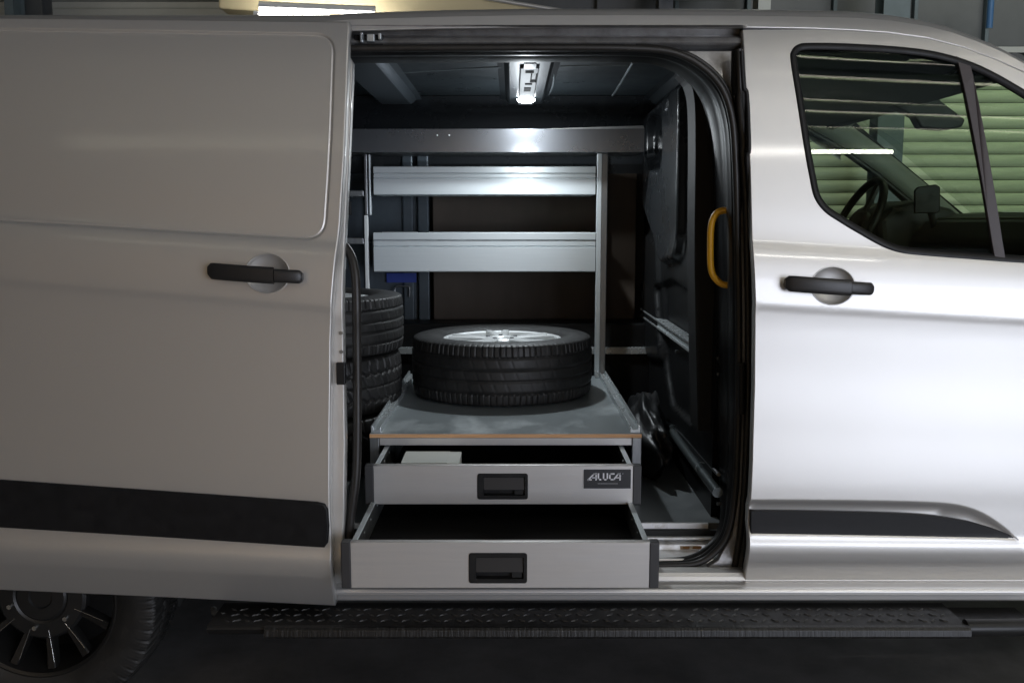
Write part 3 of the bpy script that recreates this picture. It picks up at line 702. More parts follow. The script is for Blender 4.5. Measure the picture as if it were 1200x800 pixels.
# round end pieces
for sgn, xe in ((1, xb), (-1, xa)):
    if sgn > 0:
        MB().tube([(xe, -.105, ZR - .010), (xe + .14, -.103, ZR - .010), (xe + .22, -.09, ZR - .010), (xe + .30, -.04, ZR - .01), (xe + .32, .05, ZR - .01)], [.022, .022, .0215, .021, .02], 16).build('end_tube', 'gloss', rb, auto=60)
        MB().box(xe, xe + .20, -.09, .03, ZR - .03, ZR - .012).build('end_plate', 'plastic', rb, .003)
    else:
        MB().tube([(xe - .03, .03, ZR - .018), (xe - .015, -.01, ZR - .012), (xe + .02, -.04, ZR - .006)], .008, 10).build('end_bracket', 'steel_dull', rb)

# ---------------------------------------------------------------- wheels
def tyre_mesh(name, Ro, W, rim_r, style, nseg=840):
    prof = []                                        # outer profile from one bead over the tread to the other (r, h)
    hw = W / 2
    side = [(rim_r - .004, -hw * .80), (rim_r + .012, -hw * .90), (rim_r + .035, -hw * .985), (Ro - .060, -hw * 1.0), (Ro - .034, -hw * .985), (Ro - .016, -hw * .95), (Ro - .0105, -hw * .925)]
    prof += side
    nt = 44; tw = hw * .90
    for k in range(nt + 1):
        h = -tw + 2 * tw * k / nt; prof.append((Ro - .007 * (abs(h) / tw) ** 4, h))
    prof += [(r, -h) for r, h in side[::-1]]
    prof = np.array(prof); nP = len(prof); th = np.arange(nseg) * 2 * math.pi / nseg
    rr = np.repeat(prof[:, 0][:, None], nseg, 1); hh = np.repeat(prof[:, 1][:, None], nseg, 1)
    T, H = np.meshgrid(th, prof[:, 1]); s = T * Ro; dep = np.zeros_like(T)
    zone = (rr > Ro - .018)
    hn = H / tw
    if style == 'ribs':
        for g in (-.62, -.2, .2, .62): dep = np.maximum(dep, .0055 * np.exp(-((hn - g) / .032) ** 4))
        ph = np.where(abs(hn) > .62, s / .0215 + np.sign(hn) * .2, s / .047 + hn * .8)
        cut = np.exp(-(((ph % 1) - .5) / .10) ** 4)
        dep = np.maximum(dep, .0038 * cut * np.where(abs(hn) > .66, 1, .22))
    elif style == 'chevron':
        for g in (-.42, .42): dep = np.maximum(dep, .008 * np.exp(-((hn - g) / .05) ** 4))
        ph = s / .034 + abs(hn) ** 1.4 * 1.3
        dep = np.maximum(dep, .008 * np.exp(-(((ph % 1) - .5) / .13) ** 4))
        dep = np.maximum(dep, .003 * np.exp(-((((ph * 3) % 1) - .5) / .13) ** 4))
    else:
        dep = np.maximum(dep, .007 * np.exp(-((hn) / .04) ** 4))
        ph = s / .040 + np.where(abs(hn) < .55, hn * 1.1, np.sign(hn) * .6 + .1 * hn)
        dep = np.maximum(dep, .006 * np.exp(-(((ph % 1) - .5) / .09) ** 4))
        for g in (-.5, .5): dep = np.maximum(dep, .008 * np.exp(-((hn - g - .05 * np.sin(s / .006)) / .05) ** 4))
    rr = rr - np.where(zone, dep, 0)
    mb = MB(); rows = [[(rr[i, j] * math.cos(th[j]), rr[i, j] * math.sin(th[j]), hh[i, j]) for j in range(nseg)] for i in range(nP)]
    mb.grid(rows, closed=True)
    return mb
def rim_mb(r, W, style):
    b = MB(); hw = W / 2
    b.lathe([(r - .012, -hw * .8), (r + .006, -hw * .82), (r + .006, -hw * .74), (r - .012, -hw * .62), (r - .025, 0), (r - .012, hw * .55), (r - .008, hw * .70), (r + .004, hw * .76), (r + .008, hw * .83), (r - .002, hw * .845), (r - .010, hw * .80), (r - .018, hw * .6), (r - .032, 0), (r - .03, -hw * .5)], 96)
    n = 10 if style == 'pair' else 12
    for k in range(n):
        if style == 'pair': a = 2 * math.pi * (k // 2) / 5 + (.17 if k % 2 else -.17)
        else: a = 2 * math.pi * k / n + .12
        rows = []
        for t in (0, .25, .5, .75, 1):
            rad = .045 + (r - .018 - .045) * t; ww = (.020 - .008 * t) if style == 'pair' else (.0085 + .004 * t)
            aa = a * 1.0 if style != 'pair' else a - (.10 if k % 2 else -.10) * (1 - t)
            h = hw * ((.86 + .03 * t) if style == 'pair' else (.55 + .18 * t - .08 * math.sin(math.pi * t))); c_, s_ = math.cos(aa), math.sin(aa)
            rows.append([(rad * c_ - o_ * ww * s_, rad * s_ + o_ * ww * c_, h + dz) for o_, dz in ((-1, -.03), (-1, -.004), (-.75, 0), (.75, 0), (1, -.004), (1, -.03))])
        b.grid(rows, closed=True, smooth=False)
    return b
def hub_mb(W):
    hw = W / 2
    return MB().lathe([(.075, hw * .3), (.078, hw * .5), (.070, hw * .58), (.05, hw * .60), (.036, hw * .56), (.034, hw * .50), (.0, hw * .50)], 40)
def make_wheel(name, Ro, W, rim_r, style, rimstyle, rimm, label, cat, group=None):
    w_ = tag(empty(name), label, cat, group)
    tyre_mesh('tyre', Ro, W, rim_r, style).build('tyre', 'tyre', w_, auto=50)
    if rimstyle:
        r_ = rim_mb(rim_r, W, rimstyle).build('rim', rimm, w_, auto=35)
        hub_mb(W * 1.45).build('hub', rimm, w_)
        for k in range(5):
            a = 2 * math.pi * k / 5; MB().tube([(.055 * math.cos(a), .055 * math.sin(a), W * .40), (.055 * math.cos(a), .055 * math.sin(a), W * .45)], .008, 6).build('wheel_bolt', 'steel_dull' if rimm == 'rim' else 'rimedge', w_)
    return w_
sw = make_wheel('spare_wheel', .343, .225, .222, 'ribs', 'pair', 'rim', 'wheel with silver spoked rim lying flat on the drawer cabinet', 'wheel')
sw.location = (-.038, 1.13, .7475 + .1145); sw.rotation_euler = (0, 0, R(24))
for k, (sty, lab) in enumerate((('block', 'bottom tyre of the stack at the left of the load bay'), ('block', 'chunky tread tyre in the middle of the left stack'), ('ribs', 'smooth ribbed tyre on top of the stack behind the sliding door'))):
    t_ = make_wheel('stacked_wheel', .335, .205, .215, sty, 'pair' if k == 2 else None, 'rim', lab, 'wheel', 'wheels stacked in the load bay')
    t_.location = (-.735 + (.004, -.006, .004)[k], .97, .520 + .104 + k * .2065); t_.rotation_euler = (0, 0, k * 1.3)
# rear wheel of the van
rw = empty('rear_wheel'); rw.parent = van
tyre_mesh('tyre', WR, .215, .225, 'chevron').build('tyre', 'tyre', rw, auto=50)
rim_mb(.225, .215, 'multi').build('rim', 'rimb', rw, auto=35); MB().lathe([(.122, .02), (.126, .055), (.118, .062), (.078, .064), (.072, .060), (.066, .064), (.034, .066), (.030, .060), (0, .060)], 56).build('hub_cap', mat('hub_black', (.012, .012, .012), .42), rw, auto=30)
hw = .1075
for k in range(12):
    a = 2 * math.pi * k / 12 + .12
    ce, se = math.cos(a + .045), math.sin(a + .045)
    if k in (7, 8, 9, 10, 11, 0): MB().tube([(.10 * ce, .10 * se, hw * .58), (.15 * ce, .15 * se, hw * .62), (.19 * math.cos(a + .055), .19 * math.sin(a + .055), hw * .70)], .0009, 6).build('spoke_edge', 'rimedge', rw)
for k in range(6):
    a = 2 * math.pi * k / 6 + .3; MB().tube([(.092 * math.cos(a), .092 * math.sin(a), hw * .5), (.092 * math.cos(a), .092 * math.sin(a), hw * .66)], .007, 6).build('wheel_bolt', 'rimedge', rw)
rw.location = Vector((WX, .075 + .1075, WZ)) + VL; rw.rotation_euler = (R(90), 0, 0)

# front end beyond the door, outside the photograph's frame
FX = 2.16
farch = [(FX + .40 * math.cos(a), WZ + .40 * math.sin(a)) for a in np.linspace(math.pi * .94, math.pi * .06, 22)]
wing = [(1.66, .43)] + farch + [(2.66, .46), (2.78, .60), (2.80, .88), (2.70, 1.04), (2.50, 1.15), (2.22, 1.25), (1.95, 1.33), (1.66, 1.36)]
def S_wing(x, z): return S_body(x, z) + .004 + .30 * np.clip((x - 2.2) / .6, 0, 1) ** 2.2
vp(panel('front_wing', 'paint', van, wing, lambda x, z: (x, S_wing(x, z), z), .03, thick=.02))
nose = [(2.22, 1.26), (2.5, 1.18), (2.72, 1.07), (2.84, .92), (2.86, .7), (2.83, .5), (2.72, .42)]
rows = []
for x, z in nose:
    yo = float(S_wing(np.array([min(x, 2.8)]), np.array([z]))[0]) + .004
    rows.append([(x - .22 * abs(2 * t - 1) ** 3, yo + (1.90 - 2 * yo) * t, z + .02 * math.sin(math.pi * t)) for t in np.linspace(0, 1, 17)])
vp(MB().grid(rows).build('bonnet', 'paint', van))
pn = [Vector(P(1345, 172, .16)), Vector((1.80, .13, 1.585)), Vector((2.0, .10, 1.43)), Vector((2.24, .08, 1.27))]
vp(MB().tube(pn, .030, 10).build('screen_pillar', 'paint', van))
fw = empty('front_wheel'); fw.parent = van
for ch in rw.children:
    c = ch.copy(); C.objects.link(c); c.parent = fw
fw.location = Vector((FX, .19, WZ)) + VL; fw.rotation_euler = (R(90), 0, 0)
mb = MB(); mb.grid([[(FX + .405 * math.cos(a), y, WZ + .405 * math.sin(a)) for a in np.linspace(math.pi, 0, 24)] for y in (.06, .42)])
mb.add([(FX + .405 * math.cos(a), .42, WZ + .405 * math.sin(a)) for a in np.linspace(math.pi, 0, 24)], [tuple(range(24))])
vp(mb.build('wheel_arch_liner', 'dark', van))

# ---------------------------------------------------------------- cab seen through the glass
vp(MB().add([(.66, .26, 1.80), (1.43, .26, 1.80), (1.43, 1.66, 1.80), (.66, 1.66, 1.80), (.66, .17, 1.72), (1.50, .17, 1.72), (.66, 1.76, 1.72), (1.50, 1.76, 1.72), (1.50, .26, 1.86), (1.50, 1.7, 1.86), (.66, .26, 1.86), (.66, 1.7, 1.86)],
            [(0, 1, 2, 3), (1, 8, 9, 2), (10, 11, 9, 8)]).build('headliner', 'headl', van))
ws = [(1.43, .25, 1.865), (1.43, 1.66, 1.865), (1.75, 1.76, 1.66), (2.25, 1.83, 1.28), (2.25, .08, 1.28), (1.75, .15, 1.66)]
vp(MB().add(ws[:2] + ws[2:], [(0, 1, 2, 5), (5, 2, 3, 4)]).build('windscreen', 'screen_glass', van))
pA = [Vector((1.30, 1.70, 1.83)), Vector((1.45, 1.72, 1.755)), Vector((1.62, 1.74, 1.645)), Vector((1.82, 1.77, 1.50)), Vector((2.05, 1.80, 1.32))]
vp(MB().tube(pA, .042, 10, flat=1.2).build('far_screen_pillar', 'pillar', van))
vp(MB().tube([p + Vector((-.03, -.01, -.045)) for p in pA], .014, 8).build('far_pillar_seal', 'rubber', van))
vp(MB().tube([(1.36, .2, 1.815), (1.44, 1.0, 1.845), (1.36, 1.75, 1.815)], .035, 10).build('windscreen_header', 'headl', van))
dash = [(1.62, .60), (1.55, 1.0), (1.50, 1.22), (1.50, 1.33), (1.56, 1.395), (1.68, 1.425), (1.9, 1.42), (2.2, 1.36), (2.3, 1.25), (2.3, .6)]
vp(MB().prism([(x, .20, z) for x, z in dash], (0, 1.55, 0)).build('dashboard', 'dash', van, .02, 3))
ch = [(1.40, 1.20), (1.38, 1.40), (1.43, 1.455), (1.52, 1.475), (1.66, 1.445), (1.72, 1.40), (1.7, 1.2)]
vp(MB().prism([(x, 1.14, z) for x, z in ch], (0, .36, 0)).build('instrument_hood', 'dash', van, .03, 3))
# steering wheel
sc_ = Vector(P(1002, 263, 1.30)); ax = Quaternion((0, 1, 0), R(-62)).to_matrix()
swm = empty('steering_wheel'); swm.parent = van; swm.location = sc_ + VL; swm.rotation_euler = (0, R(-65), 0)
MB().tube([(.185 * math.cos(a), .185 * math.sin(a), 0) for a in np.linspace(0, 2 * math.pi, 40, endpoint=False)], .016, 10, closed=True).build('wheel_rim', 'gloss', swm)
mb = MB(); mb.box(-.17, .17, -.016, .016, -.02, -.004); mb.box(-.016, .016, -.17, 0, -.02, -.004); mb.lathe([(0, .01), (.05, .008), (.065, -.01), (.06, -.05), (0, -.05)], 24)
mb.build('wheel_spokes', 'dash', swm, .003)
# mirror, phone holder, screen
a = [P(u, v, .95) for u, v in ((1036, 118), (1075, 98), (1090, 97), (1103, 118), (1132, 140), (1128, 149), (1108, 152.5), (1080, 150), (1073, 137))]
vp(MB().prism(a, (0, .06, 0)).build('rear_mirror', 'plastic', van, .008, 3))
a = [P(u, v, 1.0) for u, v in ((1072, 223), (1076, 219), (1097, 216), (1102, 219), (1102, 247), (1098, 250), (1072, 250))]
vp(MB().prism(a, (.004, .02, 0)).build('dash_screen', 'plastic', van, .004, 3))
vp(MB().tube([P(1090, 247, 1.02), P(1094, 262, 1.04), P(1096, 280, 1.05)], .012, 8).build('screen_arm', 'dash', van))
a = [P(u, v, 1.35) for u, v in ((1018, 243), (1034, 239), (1036, 262), (1024, 276), (1014, 262))]
vp(MB().prism(a, (0, .03, 0)).build('dash_vent', 'pillar', van, .006, 3))
for k in range(3):
    y_ = .55 + k * .42
    vp(MB().box(1.575, 1.60, y_, y_ + .16, 1.30, 1.365).build('air_vent', 'gloss', van, .006))
vp(MB().tube([(1.60, .25, 1.405), (1.60, 1.12, 1.405)], .006, 8).build('dash_trim', 'pillar', van))
vp(MB().box(1.72, 1.86, .9, 1.15, 1.4275, 1.4295).build('paper_slip', 'card', van))
vp(MB().tube([(1.50, .85, 1.0), (1.47, .86, 1.22), (1.46, .86, 1.27)], [.012, .012, .025], 12).build('gear_stick', 'gloss', van))
# cab floor and lower far trim
vp(MB().box(.66, 2.2, .15, 1.8, .42, .60).build('cab_floor', 'dark', van))

# ---------------------------------------------------------------- drawer cabinet
cab = tag(empty('drawer_cabinet', (-.01, .95, .52)), 'aluminium drawer cabinet with grey top and two open drawers in the side doorway', 'drawer cabinet')
CO = -Vector(cab.location)
def cp(o): o.parent = cab; o.location = Vector(o.location) + CO; return o
YF = .42; cx0, cx1 = P(433, 510, YF)[0], P(752, 510, YF)[0]; zt = P(600, 508, YF)[2]; ztb = zt - .0128
YB = 1.50
# top board: ply core with grey sheet
cp(MB().box(cx0, cx1, YF, YB, ztb, zt - .0012).build('top_board', 'ply', None, .0005))
topm = mat('grey_top_sheet', (.26, .29, .30), .42, 0.1, noise=(5.5, (.52, .56, .57), .52, .72, .12, (1, .6, 1)), bump=(60, .12, .0008, one))
nt = topm.node_tree
cp(box('top_sheet', topm, None, cx0 + .001, cx1 - .001, YF + .001, YB, zt - .0011, zt + .0003, 0))
zfb = P(600, 522, YF)[2]
cp(box('front_rail', 'alu', None, cx0 + .030, cx1 - .030, YF + .004, YF + .034, zfb, ztb - .0015, .0015))
for x0, x1 in ((cx0, cx0 + .0285), (cx1 - .0285, cx1)):
    cp(box('corner_post', 'steel_dull', None, x0, x1, YF + .002, YF + .032, .521, ztb - .001, .002))
    cp(box('corner_post', 'steel_dull', None, x0, x1, YB - .035, YB - .005, .521, ztb - .001, .002))
for x0, x1 in ((cx0 + .002, cx0 + .006), (cx1 - .006, cx1 - .002)):
    cp(box('side_panel', 'boxside', None, x0, x1, YF + .033, YB - .036, .521, ztb - .001, 0))
cp(box('back_panel', 'boxside', None, cx0 + .03, cx1 - .03, YB - .012, YB - .006, .521, ztb - .001, 0))
cp(box('base_rail', 'steel_dull', None, cx0 + .03, cx1 - .03, YF + .004, YF + .03, .5215, .535, .001))
# edge profiles on the top
for sgn in (-1, 1):
    xe = cx0 + .003 if sgn < 0 else cx1 - .003
    prof = [(0, .0005), (0, .022), (-sgn * .006, .0235), (-sgn * .008, .010), (-sgn * .024, .010), (-sgn * .026, .0175), (-sgn * .030, .0165), (-sgn * .032, .0005)]
    vs = [(xe + a, YF + .012, zt + b) for a, b in prof]
    cp(MB().prism(vs, (0, YB - YF - .014, 0)).build('edge_profile', 'galv', None, .0012))
a = P(702, 438, 1.47)
cp(box('end_block', 'galv', None, cx1 - .055, cx1 - .034, 1.44, 1.49, zt + .0008, zt + .028, .003))

def make_drawer(Yf, u0, u1, u2, u3, v0, v1, hpx, label, badge=False):
    xl, xl2, xr2, xr = [P(u, v0, Yf)[0] for u in (u0, u1, u2, u3)]
    z1, z0 = P(600, v0, Yf)[2], P(600, v1, Yf)[2]
    dr = empty('drawer'); dr.parent = cab; dr.location = CO; tag(dr, label)
    hx0, hz1 = XZ(hpx[0], hpx[1], Yf); hx1, hz0 = XZ(hpx[2], hpx[3], Yf)
    hole = [(hx0 + .006, hz0 + .006), (hx1 - .006, hz0 + .006), (hx1 - .006, hz1 - .006), (hx0 + .006, hz1 - .006)]
    panel('front_panel', 'alu', dr, [(xl2, z0), (xr2, z0), (xr2, z1), (xl2, z1)], lambda x, z: (x, Yf + 0 * x, z), .05, [hole], thick=.018, cham=.0025)
    box('top_lip', 'alu', dr, xl2 + .001, xr2 - .001, Yf + .0045, Yf + .020, z1 - .0015, z1 + .0012, .0005)
    for a, b in ((xl, xl2 - .0008), (xr2 + .0008, xr)):
        MB().box(a, b, Yf - .0015, Yf + .030, z0 - .002, z1 + .0015).build('end_cap', 'cap', dr, .003, 3)
    zb = max(z0 + .012, .530); ye = Yf + .85
    for sx, xx in ((1, xl2 + .004), (-1, xr2 - .004)):
        x0, x1 = sorted((xx, xx + sx * .004))
        box('side_wall', 'boxside', dr, x0, x1, Yf + .031, ye, zb, z1 - .006, .0)
        x0, x1 = sorted((xx - sx * .006, xx + sx * .008))
        box('side_rim', 'alu_cool', dr, x0, x1, Yf + .031, ye, z1 - .0059, z1 - .002, .0008)
        x0, x1 = sorted((xx - sx * .014, xx - sx * .002))
        box('slide_runner', 'galv', dr, x0, x1, Yf + .08, ye, zb + .012, zb + .040, .001)
        for yy in (.07, .16, .27, .40):
            MB().tube([(xx + sx * .004, Yf + yy, z1 - .028), (xx + sx * .0058, Yf + yy, z1 - .028)], .0035, 8).build('screw', 'galv', dr)
    box('drawer_base', 'box', dr, xl2 + .005, xr2 - .005, Yf + .019, ye, zb - .004, zb, 0)
    box('rear_wall', 'box', dr, xl2 + .009, xr2 - .009, ye - .012, ye - .001, zb + .001, z1 - .008, 0)
    box('front_liner', 'box', dr, xl2 + .009, xr2 - .009, Yf + .0205, Yf + .024, zb + .001, z1 - .004, 0)
    # recessed handle: frame, pocket, flap
    fr_o = rounded([(hx0, hz0), (hx1, hz0), (hx1, hz1), (hx0, hz1)], .006, 4); ins = .011
    fr_i = rounded([(hx0 + ins + .004, hz0 + ins * .8), (hx1 - ins * .6, hz0 + ins * .8), (hx1 - ins * .6, hz1 - ins * .8), (hx0 + ins + .004, hz1 - ins * .8)], .004, 4)
    panel('handle_frame', 'plastic', dr, fr_o, lambda x, z: (x, Yf - .0035 + 0 * x, z), .02, [fr_i], thick=.0033, lstep=.006, cham=.0015)
    a0, a1, b0, b1 = hx0 + ins + .004, hx1 - ins * .6, hz0 + ins * .8, hz1 - ins * .8
    mb = MB(); yb_ = Yf + .016
    q = [(a0 - .001, Yf, b0 - .001), (a1 + .001, Yf, b0 - .001), (a1 + .001, Yf, b1 + .001), (a0 - .001, Yf, b1 + .001), (a0 + .004, yb_, b0 + .003), (a1 - .004, yb_, b0 + .003), (a1 - .004, yb_, b1 - .003), (a0 + .004, yb_, b1 - .003)]
    mb.add(q, [(0, 1, 5, 4), (1, 2, 6, 5), (2, 3, 7, 6), (3, 0, 4, 7), (4, 5, 6, 7)]); mb.build('handle_pocket', 'plastic', dr)
    zf = b0 + (b1 - b0) * .30
    MB().add([(a0 + .001, Yf - .0005, zf), (a1 - .001, Yf - .0005, zf), (a1 - .001, Yf + .004, b1 - .001), (a0 + .001, Yf + .004, b1 - .001), (a0 + .001, Yf + .006, zf + .001), (a1 - .001, Yf + .006, zf + .001), (a1 - .001, Yf + .008, b1 - .001), (a0 + .001, Yf + .008, b1 - .001)],
             [(0, 1, 2, 3), (0, 4, 5, 1), (1, 5, 6, 2), (3, 7, 4, 0)]).build('handle_flap', 'handle', dr, .001)
    MB().box(a1 - .030, a1 - .005, Yf + .003, Yf + .010, b0 + .003, zf - .001).build('handle_catch', 'dark', dr)
    if badge:
        bx0, bz1 = XZ(684, 549.5, Yf); bx1, bz0 = XZ(739, 572, Yf)
        ya = Yf - .0028
        box('badge_plate', 'badge', dr, bx0, bx1, ya + .0004, Yf - .0004, bz0, bz1, .0008)
        MB().box(bx0 - .0015, bx1 + .0015, Yf - .0011, Yf - .0002, bz0 - .0015, bz1 + .0015).build('badge_rim', 'letter', dr)
        W_, H_ = bx1 - bx0, bz1 - bz0
        lb = MB(); s0 = (bx0 + W_ * .11, bz0 + H_ * .44); LH = H_ * .36; LW = W_ * .76
        sh = .25
        def st_(pts, w=.20):                          # letter strokes in unit coordinates, italic
            for (xa_, ya_), (xb_, yb2) in zip(pts[:-1], pts[1:]):
                dx, dy = xb_ - xa_, yb2 - ya_; l = math.hypot(dx, dy); nx, ny = -dy / l * w / 2, dx / l * w / 2; ex_, ey_ = dx / l * w * .5, dy / l * w * .5
                qs = [(xa_ + nx - ex_, ya_ + ny - ey_), (xa_ - nx - ex_, ya_ - ny - ey_), (xb_ - nx + ex_, yb2 - ny + ey_), (xb_ + nx + ex_, yb2 + ny + ey_)]
                lb.prism([(s0[0] + px_ * LH, ya, s0[1] + py_ * LH) for px_, py_ in qs], (0, .0003 + random.random() * 1e-5, 0))
        st_([(-.15, .08), (.32, .08)], .16); st_([(-.1, .06), (.72, .9), (1.05, .9)], .19); st_([(1.02, .95), (1.02, .08)], .21); st_([(.52, .36), (1.0, .36)], .15)       # A
        st_([(1.34, .92), (1.34, .1), (1.64, .1)], .21)                                                                                                                      # L
        st_([(2.06, .92), (2.06, .1), (2.60, .1), (2.60, .92)], .21)                                                                                                       # U
        st_([(3.50, .92), (2.95, .92), (2.95, .1), (3.42, .1)], .21)                                                                                                       # C
        st_([(3.50, .10), (4.12, .92), (4.38, .92)], .19); st_([(4.38, .95), (4.38, .08)], .21); st_([(3.85, .36), (4.36, .36)], .14)                                     # A
        lb.build('badge_letters', 'letter', dr)
        MB().lathe([(.0, 0), (.0012, 0), (.0012, .0004), (0, .0004)], 12).build('badge_mark', 'letter', dr, loc=(0, 0, 0)).matrix_local = Matrix.Translation((s0[0] + 4.75 * LH, ya, s0[1] + .95 * LH)) @ Matrix.Rotation(R(90), 4, 'X')
        tb = MB(); xx = bx0 + W_ * .30
        while xx < bx0 + W_ * .72:
            l = random.uniform(.0012, .0022); tb.box(xx, xx + l, ya, ya + .0003, bz0 + H_ * .245, bz0 + H_ * .285); xx += l + .0007
        tb.build('badge_small_print', mat('small_print', (.30, .30, .31), .5), dr)
    return dr
make_drawer(.187, 427, 438, 741.5, 752, 546, 590, (560, 555, 618, 584), 'upper drawer with lettered badge', True)
make_drawer(-.160, 399, 411, 761, 773, 636, 688, (550, 648, 617, 682), 'lower drawer pulled out over the sill')
# carton lying in the upper drawer
c0 = P(474, 546, .30); c1 = P(541, 540, .30); zc1 = P(500, 537.5, .30)[2]
ctn = tag(empty('carton', (c0[0] + .08, .32, .622)), 'small white carton lying at the left in the upper drawer', 'box')
MB().box(-.085, .085, -.07, .07, 0, zc1 - .622).build('carton_body', 'card', ctn, .0015)
MB().box(-.0845, -.02 + .07, -.0695, .0695, zc1 - .622, zc1 - .622 + .0012).build('carton_flap', 'card', ctn)

# ---------------------------------------------------------------- shelving along the far side
shf = tag(empty('shelving_unit', (-.1, 1.6, 1.0)), 'metal shelving with two long aluminium trays along the far van wall', 'shelving')
SO = -Vector(shf.location)
def shp(o): o.parent = shf; o.location = Vector(o.location) + SO; return o
YS = 1.505
def sbox(name, m, u0, v0, u1, v1, Y=YS, th=.02, bevel=.002, skew=0):
    a, b = P(u0, v0, Y), P(u1, v1, Y)
    return shp(MB().box(min(a[0], b[0]), max(a[0], b[0]), Y, Y + th, min(a[2], b[2]), max(a[2], b[2])).build(name, m, None, bevel))
sbox('post', 'steel_dull', 426.5, 181, 431, 252, YS, .03); sbox('post', 'alu_cool', 431.4, 181, 434.8, 252, YS + .002, .03)
sbox('post_cover', 'post', 426.5, 252.5, 434.8, 470, YS - .003, .03)
sbox('post', 'alu_cool', 700, 180, 702.4, 445, YS - .002, .03); sbox('post', 'steel_dull', 702.7, 180, 709, 445, YS, .03)
for u in (428, 704): sbox('rear_post', 'steel_dull', u - 2, 178, u + 6, 400, 1.765, .02)
def tray(v0, vg, vf, v1, tag_):
    x0, x1 = P(437.5, v0, YS)[0], P(698, v0, YS)[0]; z0, zg, zf, z1 = [P(600, v, YS)[2] for v in (v0, vg, vf, v1)]
    t_ = empty('tray'); t_.parent = shf; t_.location = SO; tag(t_, tag_)
    prof = [(YS + .018, z0 + .0), (YS + .004, z0), (YS, z0 - .003), (YS, zg + .004), (YS + .0025, zg + .001), (YS + .010, zg + .0005), (YS + .010, zg - .004), (YS + .003, zg - .005), (YS + .003, zf + .004), (YS + .008, zf + .002), (YS + .008, zf - .001), (YS - .001, zf - .003), (YS - .001, z1 + .003), (YS + .003, z1), (YS + .27, z1), (YS + .27, z0), (YS + .266, z0), (YS + .266, z1 + .004), (YS + .018, z1 + .004)]
    vs = [(x0, y, z) for y, z in prof]; MB().prism(vs, (x1 - x0, 0, 0)).build('tray_body', 'alu_cool', t_)
    for xx in (x0 - .004, x1 + .0005): box('tray_end', 'dark', t_, xx, xx + .0035, YS + .001, YS + .268, z1, z0 - .002, 0)
tray(195, 203.5, 209, 228.5, 'shallow upper tray'); tray(272.5, 281.5, 289, 318.5, 'deep lower tray')
# steel rail of the top shelf
a, b = P(300, 151, 1.40), P(755, 178.5, 1.40)
shp(MB().box(a[0], b[0], 1.40, 1.404, b[2], a[2]).build('top_rail', 'steel', None, .0015))
shp(MB().box(a[0], b[0], 1.4045, 1.70, b[2] + .004, b[2] + .010).build('top_shelf', 'steel_dull', None))
xr0 = P(640, 149, 1.41)[0]
shp(MB().add([(xr0, 1.405, a[2] - .001), (b[0], 1.405, a[2] + .001), (b[0], 1.44, a[2] + .016), (b[0] - .05, 1.44, a[2] + .015), (xr0, 1.41, a[2] + .001)], [(0, 1, 2, 3, 4)]).build('rail_flange', 'alu', None))
for u in (512.5, 526.5):
    p = P(u, 158.5, 1.3985); shp(MB().tube([p, (p[0], 1.4, p[2])], .0028, 10).build('rail_hole', 'white', None))
for va, vb in ((223.5, 230), (279, 286)):
    sbox('side_shelf', 'steel_dull', 300, va, 426, vb, YS, .004); a = P(300, vb, YS); b = P(426, va, YS); shp(MB().box(a[0], b[0], YS + .004, YS + .26, a[2], a[2] + .003).build('side_shelf_sheet', 'steel_dull', None))
sbox('shelf_bracket', 'plastic', 405, 236, 411, 252, YS + .02, .03)

# ---------------------------------------------------------------- black sheet crumpled by the bulkhead
cc = Vector((.495, .98, .62))
bag = MB(); rows = []
from mathutils import noise as mn
for i in range(36):
    row = []
    for j in range(48):
        a = j / 48 * 2 * math.pi; e = (i / 35) * math.pi * .97 + .04
        d = Vector((math.sin(e) * math.cos(a), math.sin(e) * math.sin(a), math.cos(e)))
        n = mn.noise(d * 2.0) * .22 + abs(mn.noise(d * 3.2 + Vector((3, 1, 2)))) * .16 + mn.noise(d * 11) * .03
        r = 1 + n
        p = Vector((d.x * .066 * r, d.y * .36 * r, d.z * .135 * r))
        p.x += .02 * math.sin(p.y * 9)
        p.z = max(p.z, -.098 + .004 * mn.noise(p * 20)); row.append(cc + p)
    rows.append(row)
bag.grid(rows, closed=True)
for row in (rows[0][::-1], rows[-1]): bag.add(row, [tuple(range(48))], True)
tag(bag.build('plastic_sheet', 'bag'), 'crumpled black plastic sheet on the floor between cabinet and bulkhead', 'plastic sheet')

# ---------------------------------------------------------------- the hall
def structure(o): return tag(o, kind='structure')
structure(MB().add([(-30, -20, 0), (30, -20, 0), (30, 25, 0), (-30, 25, 0)], [(0, 1, 2, 3)]).build('floor', 'concrete'))
HY = 5.0
structure(MB().box(-9, 10, HY + .12, HY + .3, 0, 4.8).build('wall_back', 'darkclad'))
structure(MB().box(-9.2, -9, -7.5, HY + .3, 0, 4.8).build('wall_left', 'darkclad'))
structure(MB().box(10, 10.2, -7.5, HY + .3, 0, 4.8).build('wall_right', 'darkclad'))
structure(MB().box(-9, 10, -7.7, -7.5, 0, 4.8).build('wall_front', mat('brown_block_wall', (.30, .235, .17), .8)))
rows = []
xs = []; x = -9.
while x < 10: xs += [(x, 0), (x + .12, 0), (x + .16, .05), (x + .24, .05)]; x += .28
structure(MB().grid([[(x, y, 4.6 + d) for x, d in xs] for y in (-7.5, HY + .1)], smooth=False).build('ceiling', 'ceil'))
for yy in (-5.2, -2.6, 0, 2.6):
    b_ = MB(); b_.box(-9, 10, yy - .08, yy + .08, 4.28, 4.30); b_.box(-9, 10, yy - .01, yy + .01, 4.30, 4.54); b_.box(-9, 10, yy - .08, yy + .08, 4.54, 4.56)
    structure(b_.build('ceiling_beam', 'column'))
pr = random.Random(4)
